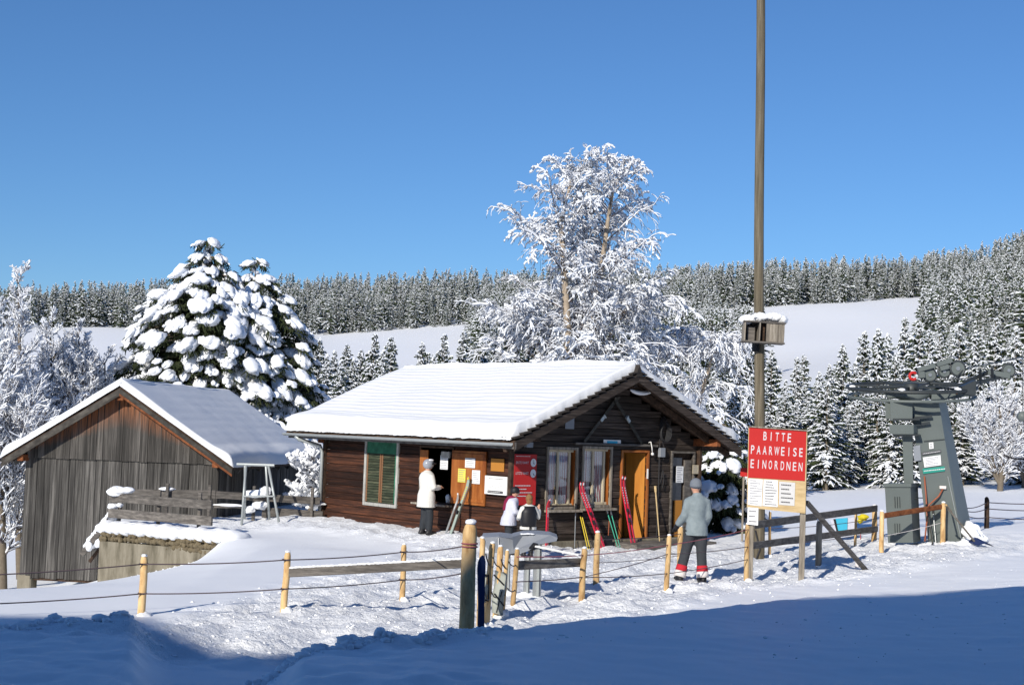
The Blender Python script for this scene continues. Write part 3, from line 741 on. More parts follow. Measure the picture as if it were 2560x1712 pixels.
MB().box(c + no * .01, (.004, w * .6, h * .5), HRM).build('blue_print', 'blue_cloth', sp)
wall_sheet('notice', 'white notice on the dark side door pane of the hut', 'notice', (1690, 1165, 1708, 1206), False, .0, .006, 'paper', 7, seed=12)
wall_sheet('notice', 'cream notice at the right corner of the hut front', 'notice', (1731, 1162, 1746, 1184), False, .075, .006, 'beige', 4, seed=13)
wall_sheet('wall_lamp', 'small grey lamp box under the near eave of the hut', 'lamp', (1310, 1105, 1326, 1118), False, .02, .09, 'hood_grey')
jb, c, w, h, ux, no = wall_sheet('junction_box', 'grey electrical box with cables on the hut front', 'box', (1645, 1119, 1657, 1142), False, .02, .08, 'hood_grey')
b_, z_ = hg(1650, 1070); b2, z2 = hg(1642, 1352)
mb = MB(); mb.tube([T(.05, b_ - .05, z_ - .25), T(.05, b_ - .05, .9), T(.05, b_ - .07, .15)], .012, 6)
mb.tube([T(.07, b_ + .02, z_ - .3), T(.07, b_ + .07, z_ - .45), T(.07, b_ + .06, z_ - .7)], .01, 5); mb.tube([T(.07, b_ + .05, z_ - .95), T(.07, b_ + .0, z_ - 1.2), T(.07, b_ + .06, z_ - 1.35), T(.07, b_ + .1, z_ - 1.15), T(.07, b_ + .07, z_ - .95)], .009, 5); mb.build('cable', 'rubber', jb)
mb = MB()
for k in range(5):
    pts = [T(.06 + .015 * k, b_ + .05 + (.12 + .012 * k) * math.cos(t) + .01 * k, z_ - .02 + (.28 - .02 * k) * math.sin(t) - .02 * k) for t in np.linspace(0, 2 * math.pi, 26)]
    mb.tube(pts, .012, 5)
mb.build('cable_coil', 'rubber', label='coil of dark cable hanging on the hut gable', cat='cable coil', smooth=True)
lb, lz = hg(1618, 1106)
mb = MB(); mb.tube([T(.04, lb, lz), T(.08, lb + .03, lz + .02), T(.10, lb + .05, lz - .1), T(.10, lb + .07, lz - .22)], .013, 6); mb.ell(T(.1, lb + .075, lz - .25), (.035, .035, .035))
mb.build('hook_lamp', 'white', label='white curved lamp bracket with bulb above the open door', cat='lamp', smooth=True)
# crossed old skis on the gable
def ski_mesh(mb, p0, p1, w, face, th=.014, tip=.16, curl=.06, mi=0):
    """p0 tail, p1 tip, face = direction the running surface's top looks to"""
    p0 = np.asarray(p0, float); p1 = np.asarray(p1, float); L = np.linalg.norm(p1 - p0); d, s, u = frame(p1 - p0, face)
    ks = [0, .03, .2, .5, .8, 1 - tip / L, 1 - tip * .5 / L, 1 - tip * .15 / L, 1]; ws = [.7, .95, .95, .82, 1.02, 1.1, 1.0, .6, .15]; V = []
    for k, q in zip(ks, ws):
        x = max(0, k - (1 - tip / L)) / (tip / L); c = p0 + d * L * k + u * curl * x * x
        t = th * (1.4 if k == .5 else 1)
        for sx in (-1, 1):
            for sz in (0, 1): V.append(c + s * sx * q * w / 2 + u * sz * t)
    Fc = []; n = len(ks)
    for i in range(n - 1):
        a, b = 4 * i, 4 * (i + 1)
        Fc += [(a, b, b + 2, a + 2), (a + 1, a + 3, b + 3, b + 1), (a, a + 1, b + 1, b), (a + 2, b + 2, b + 3, a + 3)]
    Fc += [(0, 2, 3, 1), (4 * n - 4, 4 * n - 3, 4 * n - 1, 4 * n - 2)]
    return mb.add(V, Fc, mi)
for (x0, y0, x1, y1, off, lab) in ((1456, 1104, 1541, 992, .05, 'old wooden ski crossing up to the right on the hut gable'), (1598, 1107, 1527, 992, .075, 'old wooden ski crossing up to the left on the hut gable')):
    q0 = hg(x0, y0); q1 = hg(x1, y1); p0, p1 = T(off, *q0), T(off, *q1)
    mb = MB(); ski_mesh(mb, p0, p1, .075, HR); o = mb.build('old_ski', 'ski_old', label=lab, cat='ski', group='crossed skis on the gable')
    mb = MB(); m_ = p0 + (p1 - p0) * .52; mb.bar(m_ - (p1 - p0) * .06 + HR * .03, m_ + (p1 - p0) * .06 + HR * .03, .07, .03, up=HR); mb.bar(m_ + (p1 - p0) * .03 + HR * .05, m_ + (p1 - p0) * .05 + HR * .05, .09, .03, up=HR); mb.build('binding', 'pole_silver', o)
# snow line hanging at the apex
mb = MB(); q0, q1 = hg(1579, 974, .5), hg(1640, 974, .5); pts = [T(.46, q0[0] + (q1[0] - q0[0]) * t, q0[1] + (q1[1] - q0[1]) * t - .3 * t * (1 - t)) for t in np.linspace(0, 1, 12)]
mb.tube(pts, [.015] + [.03 + .02 * math.sin(3.1 * t) for t in np.linspace(.1, .9, 10)] + [.015], 7); mb.build('snowy_rope', 'snow', label='snow covered rope sagging under the hut gable peak', cat='rope', smooth=True)
# leaning skis, poles and tools.  (top px, bottom px, distance of foot from the front wall)
def lean(top, bot, foot, side=False, topoff=.06):
    if side:
        a, z = hs(*top, topoff); p1 = T(a, -topoff, z); a, z = hs(*bot, foot); p0 = T(a, -foot, z)
    else:
        b, z = hg(*top, topoff); p1 = T(topoff, b, z); b, z = hg(*bot, foot); p0 = T(foot, b, z)
    p0[2] = max(p0[2], gz(p0[0], p0[1]) - .03); return p0, p1
def add_ski(label, top, bot, foot, m, m2, side=False, w=.062, dx=0.0, group=None, bind=True):
    p0, p1 = lean(top, bot, foot, side); no = -HG if side else HR; ux = HR if side else HG
    p0 = p0 + ux * dx; p1 = p1 + ux * dx
    d = nrm(p1 - p0); fc = nrm(np.cross(np.cross(d, no), d)) * .9 + ux * .25
    mb = MB(); ski_mesh(mb, p0, p1, w, fc, .018, .2, .07); o = mb.build('ski', m, label=label, cat='ski', group=group)
    L = np.linalg.norm(p1 - p0); u = frame(d, fc)[2]
    mb = MB()
    for k in range(7): mb.bar(p0 + d * L * (.62 + .035 * k) + u * .021, p0 + d * L * (.638 + .035 * k) + u * .021, w * .45, .004, up=fc)
    mb.bar(p0 + d * L * .985 + u * .08, p0 + d * L * .955 + u * .06, w * .6, .012, up=fc); mb.build('decal', m2, o)
    if bind:
        mb = MB(); mb.bar(p0 + d * L * .36 + u * .045, p0 + d * L * .42 + u * .05, w * .8, .06, up=fc, ch=.01); mb.bar(p0 + d * L * .5 + u * .045, p0 + d * L * .545 + u * .05, w * .8, .06, up=fc, ch=.01); mb.build('binding', 'black', o)
    return o
def add_pole(label, top, bot, foot, m, grip='black', side=False, group=None, r=.011, name='ski_pole'):
    p0, p1 = lean(top, bot, foot, side); d = nrm(p1 - p0)
    mb = MB(); mb.tube([p0, p1], [r * .7, r], 7); o = mb.build(name, m, label=label, cat='ski pole' if name == 'ski_pole' else 'tool', group=group)
    mb = MB(); mb.tube([p1 - d * .02, p1 + d * .04, p1 + d * .1, p1 + d * .12], [r * 1.3, r * 1.8, r * 1.5, r * 2.2], 7); mb.build('grip', grip, o)
    if name == 'ski_pole':
        mb = MB(); Rr = np.stack([*frame(d)[1:], d], 1); mb.sect([0, .012], [.045, .012], [.045, .012], n=10, R=Rr, o=p0 + d * .07); mb.build('basket', grip, o)
    return o
add_ski('red ski leaning left of its pair between the two hut windows', (1444, 1207), (1503, 1379), .55, 'ski_red', 'ski_white', dx=0, group='red skis on the hut front')
add_ski('red ski tucked behind its pair between the two hut windows', (1450, 1207), (1509, 1377), .5, 'ski_red', 'ski_white', dx=.015, bind=False, group='red skis on the hut front')
add_ski('red ski leaning on the frame of the open hut door', (1549, 1190), (1581, 1379), .5, 'ski_red', 'ski_white', group='red skis on the hut front')
add_ski('red ski behind its pair at the open hut door', (1554, 1192), (1587, 1377), .45, 'ski_red', 'ski_white', dx=.02, bind=False, group='red skis on the hut front')
add_ski('red ski standing upright left of the hut windows', (1369, 1247), (1364, 1400), .25, 'ski_red', 'ski_white', w=.09, bind=False)
add_pole('left yellow ski pole leaning under the second hut window', (1450, 1287), (1470, 1378), .5, 'pole_yellow', group='yellow ski poles')
add_pole('right yellow ski pole leaning under the second hut window', (1455, 1290), (1476, 1376), .47, 'pole_yellow', group='yellow ski poles')
add_pole('dark and white ski pole standing between the hut windows', (1439, 1272), (1436, 1380), .3, 'pole_silver')
add_pole('left green ski pole with white grip beside the hut door', (1519, 1282), (1546, 1374), .5, 'pole_green', 'white', group='green ski poles')
add_pole('right green ski pole with white grip beside the hut door', (1529, 1286), (1551, 1371), .46, 'pole_green', 'white', group='green ski poles')
add_pole('pale wooden broom handle leaning right of the hut door', (1639, 1228), (1649, 1354), .35, 'board_wood', 'board_wood', r=.017, name='broom_handle')
sv = add_pole('dark snow shovel with pinkish handle standing by the hut door', (1523, 1300), (1520, 1352), .3, 'hose', 'black', name='snow_shovel')
p0, p1 = lean((1523, 1300), (1520, 1352), .3); mb = MB(); mb.box(p0 + ZU * -.05, (.03, .26, .34), HRM, .01); mb.build('blade', 'black', sv)
add_ski('sage green ski leaning on the orange hatch board', (1176, 1196), (1125, 1351), .75, 'ski_sage', 'pole_yellow', True, group='skis at the ticket counter')
add_ski('slim grey ski leaning under the ticket counter shelf', (1150, 1236), (1115, 1334), .55, 'pole_silver', 'ski_white', True, w=.05, bind=False, group='skis at the ticket counter')
add_pole('thin dark ski pole beside the sage green ski', (1180, 1200), (1130, 1346), .7, 'ski_old', side=True)

# ------------------------------------------------------------------ old barn on the left
BPH = math.radians(-6); BX = A3(math.cos(BPH), math.sin(BPH), 0); BY = A3(-math.sin(BPH), math.cos(BPH), 0)
BR = onD(546, 1200, 34.6); BR[2] = 0
BL_ = onplane(55, 1300, BR, BY); BWID = float(np.dot(BR - BL_, BX)); B0 = BR - BX * BWID; B0[2] = 0
BRM = np.stack([BX, BY, ZU], 1)
def Bp(x, y, z): return B0 + BX * x + BY * y + ZU * z
BZR = float(onplane(300, 964, B0 - BY * .35, BY)[2]); BP = .635; BOV, BLEN = .45, 8.2
def broof(x): return BZR - abs(x - BWID / 2) * BP
barn = thing('old_barn', 'weathered grey plank barn with a snowy gable roof', 'barn', Bp(BWID / 2, BLEN / 2, -2))
SEAM = float(onplane(300, 1150, B0, BY)[2])
x = 0.0; k = 0
while x < BWID - .02:
    w = min(rng.uniform(.14, .2), BWID - x); xc = x + w / 2
    zt = min(broof(x), broof(x + w)) - .06; out = rng.uniform(-.012, .012)
    zb = -1.62 + rng.uniform(-.06, .03)
    MB().box(Bp(xc, .03 - out, (zb + SEAM + .05) / 2), (w - .006, .035, SEAM + .05 - zb), BRM, .006).build('plank', 'barn_wood', barn)
    if zt > SEAM + .04:
        mb = MB(); y0 = -.035 - out
        z0_, za, zb2 = SEAM - .02 + rng.uniform(-.01, .01), broof(x) - .05, broof(x + w) - .05
        mb.prism([Bp(x + .003, y0, z0_), Bp(x + w - .003, y0, z0_), Bp(x + w - .003, y0, zb2), Bp(x + .003, y0, za)], BY * .034); mb.build('plank', 'barn_wood_top', barn)
    x += w; k += 1
y = .05
while y < BLEN - .05:
    w = rng.uniform(.18, .26); out = rng.uniform(-.01, .01)
    MB().box(Bp(BWID - .03 + out, y + w / 2, .1), (.035, w - .006, 2 * (broof(BWID) - .35)), BRM, .006).build('plank', 'barn_wood', barn); y += w
MB().box(Bp(.02, BLEN / 2, -.2), (.04, BLEN - .1, 3.0), BRM).build('left_wall', 'barn_wood', barn)
MB().prism([Bp(.05, BLEN - .05, -1.6), Bp(BWID - .08, BLEN - .05, -1.6), Bp(BWID - .08, BLEN - .05, broof(BWID) - .1), Bp(BWID / 2, BLEN - .05, BZR - .12), Bp(.05, BLEN - .05, broof(0) - .1)], BY * .03).build('rear_wall', 'barn_wood', barn)
MB().box(Bp(.13, .2, -1.95), (.36, .4, .75), BRM, .03).build('stone_post', 'concrete', barn)
MB().box(Bp(BWID * .5, .12, -1.66), (BWID - .7, .12, .1), BRM, .01).build('sill_beam', 'hut_dark', barn)
for xx, zz in ((.0, SEAM - .02), (BWID, SEAM + .0), (BWID / 2, BZR - .28)):
    MB().box(Bp(xx, -.12, zz), (.16, .4, .17), BRM, .015).build('beam_end', 'barn_beam', barn)
MB().box(Bp(BWID - .06, .02, 0), (.14, .14, 2 * (SEAM - .1)), BRM, .01).build('corner_post', 'barn_wood', barn)
for s in (-1, 1):
    xe = BWID / 2 + s * (BWID / 2 + BOV); f_ = -.35
    mb = MB(); mb.prism([Bp(BWID / 2, f_, BZR - .10), Bp(xe, f_, broof(xe) - .10), Bp(xe, BLEN + .3, broof(xe) - .10), Bp(BWID / 2, BLEN + .3, BZR - .10)], ZU * .08); ro = mb.build('roof', 'hut_dark', barn)
    mb = MB(); mb.prism([Bp(BWID / 2, f_ - .03, BZR - .19), Bp(xe, f_ - .03, broof(xe) - .19), Bp(xe, f_ - .03, broof(xe) - .07), Bp(BWID / 2, f_ - .03, BZR - .07)], BY * .03); mb.build('verge_board', 'verge_wood', ro)
    mb = MB(); mb.prism([Bp(BWID / 2, f_ - .036, BZR - .25), Bp(xe, f_ - .036, broof(xe) - .25), Bp(xe, f_ - .036, broof(xe) - .19), Bp(BWID / 2, f_ - .036, BZR - .19)], BY * .025); mb.build('verge_trim', 'barn_beam' if s > 0 else 'verge_wood', ro)
    mb = MB(); nraf = 9
    for k in range(nraf):
        yy = .3 + (BLEN - .6) * k / (nraf - 1); MB().bar(Bp(BWID / 2 + s * BWID * .3, yy, broof(BWID / 2 + s * BWID * .3) - .17), Bp(xe - s * .03, yy, broof(xe) - .15), .09, .1).build('rafter', 'barn_wood', ro)
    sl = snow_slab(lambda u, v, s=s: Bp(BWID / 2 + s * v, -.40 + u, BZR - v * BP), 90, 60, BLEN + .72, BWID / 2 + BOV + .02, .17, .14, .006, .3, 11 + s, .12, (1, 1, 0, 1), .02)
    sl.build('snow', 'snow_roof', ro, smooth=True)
mb = MB(); mb.tube([Bp(BWID / 2, -.40 + (BLEN + .72) * t, BZR + .08 + .012 * math.sin(t * 40)) for t in np.linspace(0, 1, 40)], [.05] + [.115] * 38 + [.05], 8, flat=.8); mb.build('ridge_snow', 'snow_roof', barn, smooth=True)

# ------------------------------------------------------------------ terrace: retaining wall, little roof, railings, metal frame
WA = A3(-8.9, 31.0, 0); WB = A3(-6.0, 29.14, 0); wd, ws_, _ = frame(WB - WA)
ws_ = -ws_ if ws_[1] > 0 else ws_         # towards camera
retw = thing('retaining_wall', 'brown grey concrete retaining wall under the snowy terrace', 'wall', (WA + WB) / 2 + A3(0, 0, -1.3))
n = 44; prof = [float(onplane(257 + (520 - 257) * t, 1327 + (1347 - 1327) * t, WA, ws_)[2]) for t in np.linspace(0, 1, n)]
mb = MB(); pts = []
for i in range(n):
    t = i / (n - 1); pts.append(WA + (WB - WA) * t + ZU * (prof[i] - .22))
pts += [WB + ZU * -1.9, WA + ZU * -1.9]
mb.prism([p + ws_ * .0 for p in pts], -ws_ * .34); mb.build('concrete_face', 'concrete', retw)
r5 = random.Random(5)
for i in range(34):
    t = (i + .5) / 34; p = WA + (WB - WA) * t
    for row in range(2 if t < .6 else 3):
        mb = MB(); zz = np.interp(t, np.linspace(0, 1, n), prof) - .05 - row * .1
        mb.ell(p + ws_ * (-.05 + r5.uniform(-.02, .03)) + ZU * (zz + r5.uniform(-.02, .02)) + wd * r5.uniform(-.03, .03), (.065 * r5.uniform(.8, 1.4), .07, .06 * r5.uniform(.8, 1.3)), np.stack([wd, ws_, ZU], 1), 1, .5, i * 3 + row); mb.build('stone', 'rubble', retw)
mb = MB(); nn = 60
for i in range(nn):
    t = i / (nn - 1); p = WA + (WB + wd * .5 - WA) * t; z = np.interp(t, np.linspace(0, 1, n), prof)
    mb.ell(p - ws_ * .2 + ZU * (z + .06), (.14, .32, .13 + .03 * math.sin(i * 1.7)), np.stack([wd, ws_, ZU], 1), 2, .35, i)
mb.build('snow_cap', 'snow', retw, smooth=True)
# small lean-to roof over the cellar steps
cr = thing('cellar_roof', 'small tilted plank roof with snow left of the retaining wall', 'roof', onD(235, 1370, 31.6))
pa, pb = onD(268, 1290, 31.5), onD(206, 1372, 31.7); q = BY * .9
for k in range(4):
    MB().prism([pa + q * k / 4 + ZU * -.05, pb + q * k / 4 - ZU * .05, pb + q * (k + .94) / 4 - ZU * .05, pa + q * (k + .94) / 4 - ZU * .05], ZU * -.04).build('plank', 'rail_wood', cr)
MB().bar(pa - ZU * .13, pb - ZU * .13, .05, .12).build('edge_beam', 'rail_wood', cr)
MB().bar(pa - ZU * .34 + q * .5, pb - ZU * .02 + q * .5 - ZU * .3, .05, .07).build('brace', 'hut_dark', cr)
mb = MB()
for k in range(15):
    t = k / 14; p = pa + (pb - pa) * t
    mb.ell(p + q * .52 + ZU * .05, (.12, .5, .085), None, 2, .3, k + 50)
mb.build('snow', 'snow', cr, smooth=True)
for px, py in ((223, 1366), (245, 1358)):
    mb = MB(); mb.ell(onD(px, py, 31.5), (.07, .07, .1), None, 2, .3, px); mb.build('snow_lump', 'snow', cr, smooth=True)
def rail_thing(name, label, cat, beams, posts, m='rail_wood', snow=(), group=None):
    b0 = beams[0][0]; root = thing(name, label, cat, A3(b0[0], b0[1], gz(b0[0], b0[1])), group)
    for p0, p1, w, h in beams: MB().bar(p0, p1, w, h, ch=.008).build('rail', m, root)
    for p, ht, w in posts: MB().box(p + ZU * ht / 2, (w, w, ht), BRM, .008).build('post', m, root)
    for i, (c, r_) in enumerate(snow):
        mb = MB(); mb.ell(c, r_, None, 3, .35, i + 7 * int(abs(c[0]))); mb.build('snow', 'snow', root, smooth=True)
    return root
WO = WA - ws_ * .35
def onrail(px, py, off): return onplane(px, py, WA - ws_ * off, ws_)
fr = [(onrail(274, 1243, .45), onrail(530, 1262, .45), .06, .19), (onrail(272, 1282, .4), onrail(530, 1302, .4), .06, .2)]
ps = []
for px in (298, 396, 498):
    p = onrail(px, 1290, .55); z = gz(p[0], p[1]); p[2] = -.1; ps.append((p, .95, .07))
rail_thing('terrace_railing', 'front terrace railing of two broad weathered boards above the retaining wall', 'railing', fr, ps, snow=[(onrail(292, 1228, .45), (.2, .17, .11)), (onrail(318, 1225, .45), (.16, .12, .07)), (onrail(283, 1265, .45), (.13, .12, .07)), (onrail(300, 1262, .45), (.07, .09, .05))])
hc_ = T(-HL, 0, 0); lf = onD(330, 1233, 33.3); md = onD(540, 1236, 32.9)
cr_ = onD(800, 1252, 33.6)
bm = [(lf, md, .05, .2), (md, cr_, .05, .17), (onD(536, 1266, 32.9), onD(640, 1268, 33.2), .05, .06), (onD(655, 1280, 33.3), onD(806, 1290, 33.6), .08, .24)]
rail_thing('terrace_railing', 'rear terrace railing joining the barn side to the hut corner', 'railing', bm, [(A3(p[0], p[1], -.1), 1.0, .07) for p in (onD(418, 1240, 33.0), onD(524, 1240, 32.9), onD(635, 1245, 33.2), onD(780, 1255, 33.5))],
           snow=[(onD(418, 1222, 33.1), (.19, .09, .045)), (onD(640, 1234, 33.1), (.3, .1, .09)), (onD(663, 1226, 33.1), (.14, .1, .1)), (onD(650, 1263, 33.2), (.2, .12, .1)), (onD(625, 1273, 33.1), (.13, .1, .09)), (onD(572, 1262, 33.0), (.36, .1, .035)), (onD(780, 1258, 33.7), (.3, .1, .06))])
mf = thing('metal_trestle', 'grey tubular metal trestle standing on the snowy terrace', 'trestle', onz(640, 1305, .02))
t1, t2 = onD(592, 1160, 32.6), onD(686, 1163, 32.6)
MB().tube([t1, t2], .035, 8).build('top_bar', 'zinc', mf)
for px, py, tx, dd_ in ((604, 1311, 615, 0), (697, 1304, 671, 0), (612, 1290, 613, .9), (676, 1285, 665, .9)):
    b = onz(px, py, -.03); b = A3(b[0], 32.3 + dd_, -.05) if dd_ == 0 else A3(b[0] * 33.2 / b[1], 33.2, -.05)
    if dd_ == 0: b = onD(px, py, 32.3)
    MB().tube([b, onD(tx, 1163, 32.6)], .03, 8).build('leg', 'zinc', mf, smooth=True)
mb = MB(); mb.tube([onD(608, 1240, 32.4), onD(684, 1240, 32.4)], .02, 6); mb.build('cross_bar', 'zinc', mf)
# fallen pole and wire lying in the terrace snow
mb = MB(); mb.tube([onz(655, 1300, .06), onz(700, 1299, .08), onz(748, 1290, .12)], .02, 6); mb.build('fallen_rod', 'grey_wood', label='thin grey rod lying in the terrace snow', cat='rod')

# ------------------------------------------------------------------ unseen building added behind the camera to shade the foreground
HB = 16.0; SH = np.array([SUN_T[0], SUN_T[1]]) / -SUN_T[2] * HB
edge = [(-14, 17.6), (-8, 16.6), (-4.35, 17.2), (-2.7, 14.5), (.5, 17.25), (4.0, 19.8), (9.3, 22.2), (17, 25.2), (30, 31)]  # wanted shadow edge on the snow; the added block's outline is fitted to it
ev = [A3(x - SH[0], y - SH[1], 0) for x, y in edge]
back = A3(6, -16, 0)
caster = thing('shadow_caster', 'tall lodge behind the photographer whose shadow covers the foreground', 'building', ev[4] + back / 2)
poly = ev + [p + back for p in ev[::-1]]
MB().prism(poly, ZU * (HB - .3)).build('wall', 'hut_dark', caster)
MB().prism([p + ZU * (HB - .3) for p in poly], ZU * .3).build('roof', 'snow', caster)

# ------------------------------------------------------------------ fences
def post_mesh(r, h, name, m, seed=0, n=12):
    r2 = random.Random(seed); zs = [-.35, 0, h * .3, h * .6, h - r * 1.3, h - r * .5, h]; rr = [r, r * 1.02, r, r * .98, r * .95, r * .75, r * .25]
    mb = MB(); mb.sect(zs, rr, [q * r2.uniform(.93, 1.05) for q in rr], [r2.uniform(-.006, .006) for _ in zs], [r2.uniform(-.006, .006) for _ in zs], n)
    return mb
def add_post(parent, p, h, r=.055, m='pale_wood', lean=(0, 0), seed=0, snow=True, name='post'):
    mb = post_mesh(r, h, name, m, seed); v = mb.v[0]
    v = v + np.stack([v[:, 2] * lean[0], v[:, 2] * lean[1], v[:, 2] * 0], 1) + p; mb.v = [v]
    o = mb.build(name, m, parent, smooth=True)
    if snow:
        mb = MB(); t = p + A3(lean[0] * h, lean[1] * h, h)
        mb.ell(t + A3(0, 0, -.005), (r * .72, r * .72, r * .45), None, 2, .4, seed); mb.build('snow_cap', 'snow', o, smooth=True)
        mb = MB(); mb.ell(p + A3(r * .8, -.01, -.01), (r * 1.7, r * 1.5, .06), None, 2, .6, seed + 1); mb.build('snow_foot', 'snow', o, smooth=True)
    return o
def rope(parent, a, b, sag=.03, r=.008, m='rope', name='rope'):
    a = np.asarray(a, float); b = np.asarray(b, float)
    pts = [a + (b - a) * t - ZU * sag * 4 * t * (1 - t) for t in np.linspace(0, 1, 12)]
    mb = MB(); mb.tube(pts, r, 5); return mb.build(name, m, parent, smooth=True)
def knot(parent, p, r, m='rope'):
    mb = MB(); mb.ring(p, np.eye(3), r, .009, 14, 5); return mb.build('rope_loop', m, parent, smooth=True)
def fpost(px, py0, py1):
    p = onground(px, py1); return p, (py1 - py0) * p[1] / F
# left rope fence
specs = [(353, 1390, 1538), (710, 1380, 1525), (1005, 1361, 1500)]
fen = thing('rope_fence', 'rope fence of three pale posts with a dark rail, on the snow below the barn', 'fence', onground(710, 1525))
P3 = []
for i, (px, a, b) in enumerate(specs):
    p, h = fpost(px, a, b); P3.append((p, h)); add_post(fen, p, h, .048 - .004 * i, seed=i, lean=((.0, .02, .0)[i], 0))
bp = onD(1165, 1600, 15.5); bp[2] = gz(bp[0], bp[1]); bh = onD(1172, 1304, 15.5)[2] - bp[2]
L0 = onD(-120, 1440, 16.2); L1 = onD(-120, 1512, 16.2)
for fr_, (hz0, hz1, hz2) in ((.86, (0, 0, 0)), (.37, (0, 0, 0))):
    q = [p + ZU * h * fr_ + A3(.0, -.05, 0) for p, h in P3]; st = (L0 if fr_ > .5 else L1)
    rope(fen, st, q[0], .02); rope(fen, q[0], q[1], .02); rope(fen, q[1], q[2], .02); rope(fen, q[2], bp + A3(-.08, -.02, bh * (.8 if fr_ > .5 else .58)), .02)
    for (p, h) in P3: knot(fen, p + ZU * h * fr_, .05)
p0, p1 = P3[1], P3[2]
r0 = onplane(718, 1431, p0[0], A3(0, 1, 0)); r1 = onD(1155, 1408, bp[1] + 2.6)
MB().bar(r0, r1, .05, .115, ch=.008).build('rail', 'rail_wood', fen)
mb = MB()
for k in range(40):
    t = k / 39; mb.ell(r0 + (r1 - r0) * t + ZU * .06, (.05, .03, .012 + .008 * abs(math.sin(k * 2.3))), None, 1, .4, k)
mb.build('snow', 'snow', fen, smooth=True)
# gate lane: thick corner post with thin posts behind it
lane = thing('lane_fence', 'thick round post and short pale posts lining the lift queue entrance', 'fence', bp)
big = add_post(lane, bp, bh, .083, 'pale_wood', seed=9, snow=True, name='corner_post')
for z in (.8, .825): knot(lane, bp + ZU * bh * z, .085, 'rope_red')
LP = []
for i, (px, a, b, r) in enumerate(((1198, 1346, 1566, .036), (1216, 1358, 1560, .041), (1238, 1366, 1545, .04), (1257, 1376, 1532, .028), (1282, 1372, 1518, .036))):
    p, h = fpost(px, a, b); LP.append((p, h)); add_post(lane, p, h, r, seed=20 + i, lean=(.04 if i else 0, 0))
for z in (.82, .4):
    for i in range(4): rope(lane, LP[i][0] + A3(.05, -.05, LP[i][1] * z), LP[i + 1][0] + A3(.02, -.05, LP[i + 1][1] * (z - .1)), .03, .009, 'black')
mb = MB(); q0 = bp + A3(.16, .12, 0); ski_mesh(mb, q0 + ZU * -.1, q0 + A3(-.03, 0, .98), .085, A3(.3, -1, 0), .02, .15, .05)
mb.build('ski', 'navy', label='dark blue ski standing beside the thick corner post', cat='ski')
for i, (x0, x1, y0, y1, D, lab) in enumerate(((1203, 1222, 1432, 1503, 17.7, 'narrow grey padding mat strapped to the queue posts'), (1233, 1260, 1425, 1530, 18.2, 'wide grey padding mat strapped to the queue posts'))):
    n = 10; mb = MB(); V = []
    for j in range(n + 1):
        for k in range(5):
            t, s = j / n, k / 4
            sk = (0, 12)[i] * (t - .5)
            V.append(onD(x0 + (x1 - x0) * s - sk * .8 + 1.5 * math.sin(t * 7), y0 + (y1 - y0) * t + (8 if i else 4) * s, D + .03 * math.sin(s * 3 + t * 4)))
    V = np.array(V); Fc = [(j * 5 + k, j * 5 + k + 1, j * 5 + k + 6, j * 5 + k + 5) for j in range(n) for k in range(4)]
    m_ = len(V); V = np.concatenate([V, V + A3(.01, .05, 0)])
    rim = [k for k in range(5)] + [j * 5 + 4 for j in range(1, n + 1)] + [n * 5 + k for k in range(3, -1, -1)] + [j * 5 for j in range(n - 1, 0, -1)]
    Fc = Fc + [tuple(m_ + q for q in f[::-1]) for f in Fc] + [(rim[k], rim[(k + 1) % len(rim)], m_ + rim[(k + 1) % len(rim)], m_ + rim[k]) for k in range(len(rim))]
    mb.add(V, Fc); o = mb.build('padding_mat', 'mat_grey', label=lab, cat='mat', group='padding mats at the queue entrance', smooth=True)
    mb = MB()
    for a, b in (((.05, .1), (1, .35)), ((.1, .55), (1, .85)), ((.8, .5), (.3, 1.0))) if i else (((0, .02), (1, .12)), ((0, .9), (1, .98)), ((.95, .05), (.95, .98))):
        pa, pb = onD(x0 + (x1 - x0) * a[0] - sk * 0, y0 + (y1 - y0) * a[1], D - .02), onD(x0 + (x1 - x0) * b[0], y0 + (y1 - y0) * b[1], D - .02); mb.tube([pa, pb], .011, 5)
    mb.build('strap', 'black', o)
# right rope fence (front row) and back row
fen2 = thing('rope_fence', 'front rope fence from the grey gate to the red sign, pale posts', 'fence', onground(1665, 1476))
Q = []
for i, (px, a, b, r) in enumerate(((1453, 1370, 1504, .047), (1665, 1338, 1478, .042), (1866, 1310, 1452, .045))):
    p, h = fpost(px, a, b); Q.append((p, h)); add_post(fen2, p, h, r, seed=40 + i, lean=(.03 if i < 2 else 0, 0))
s0 = LP[4]
for (za, zb, zc, zd, m_) in ((.86, .86, .82, .9, 'rope_red'), (.44, .46, .66, .6, 'rope'), (.3, .46, .32, .38, 'rope')):
    if za != .3: rope(fen2, s0[0] + A3(.03, -.04, s0[1] * za), Q[0][0] + A3(0, -.045, Q[0][1] * zb), .01, .008, m_)
    rope(fen2, Q[0][0] + A3(0, -.045, Q[0][1] * zb), Q[1][0] + A3(0, -.04, Q[1][1] * zc), .02, .007, m_)
    rope(fen2, Q[1][0] + A3(0, -.045, Q[1][1] * zc), Q[2][0] + A3(0, -.05, Q[2][1] * zd), .02, .007, m_)
MB().bar(onplane(1290, 1413, s0[0] + A3(0, .06, 0), A3(0, 1, 0)), onplane(1450, 1405, Q[0][0] + A3(0, .06, 0), A3(0, 1, 0)), .05, .125, ch=.008).build('rail', 'rail_wood', fen2)
fen3 = thing('rope_fence', 'rear rope fence of two pale posts in front of the hut door', 'fence', onground(1490, 1462))
Q3 = []
for i, (px, a, b) in enumerate(((1490, 1330, 1462), (1698, 1316, 1440))):
    p, h = fpost(px, a, b); Q3.append((p, h)); add_post(fen3, p, h, .05, seed=50 + i)
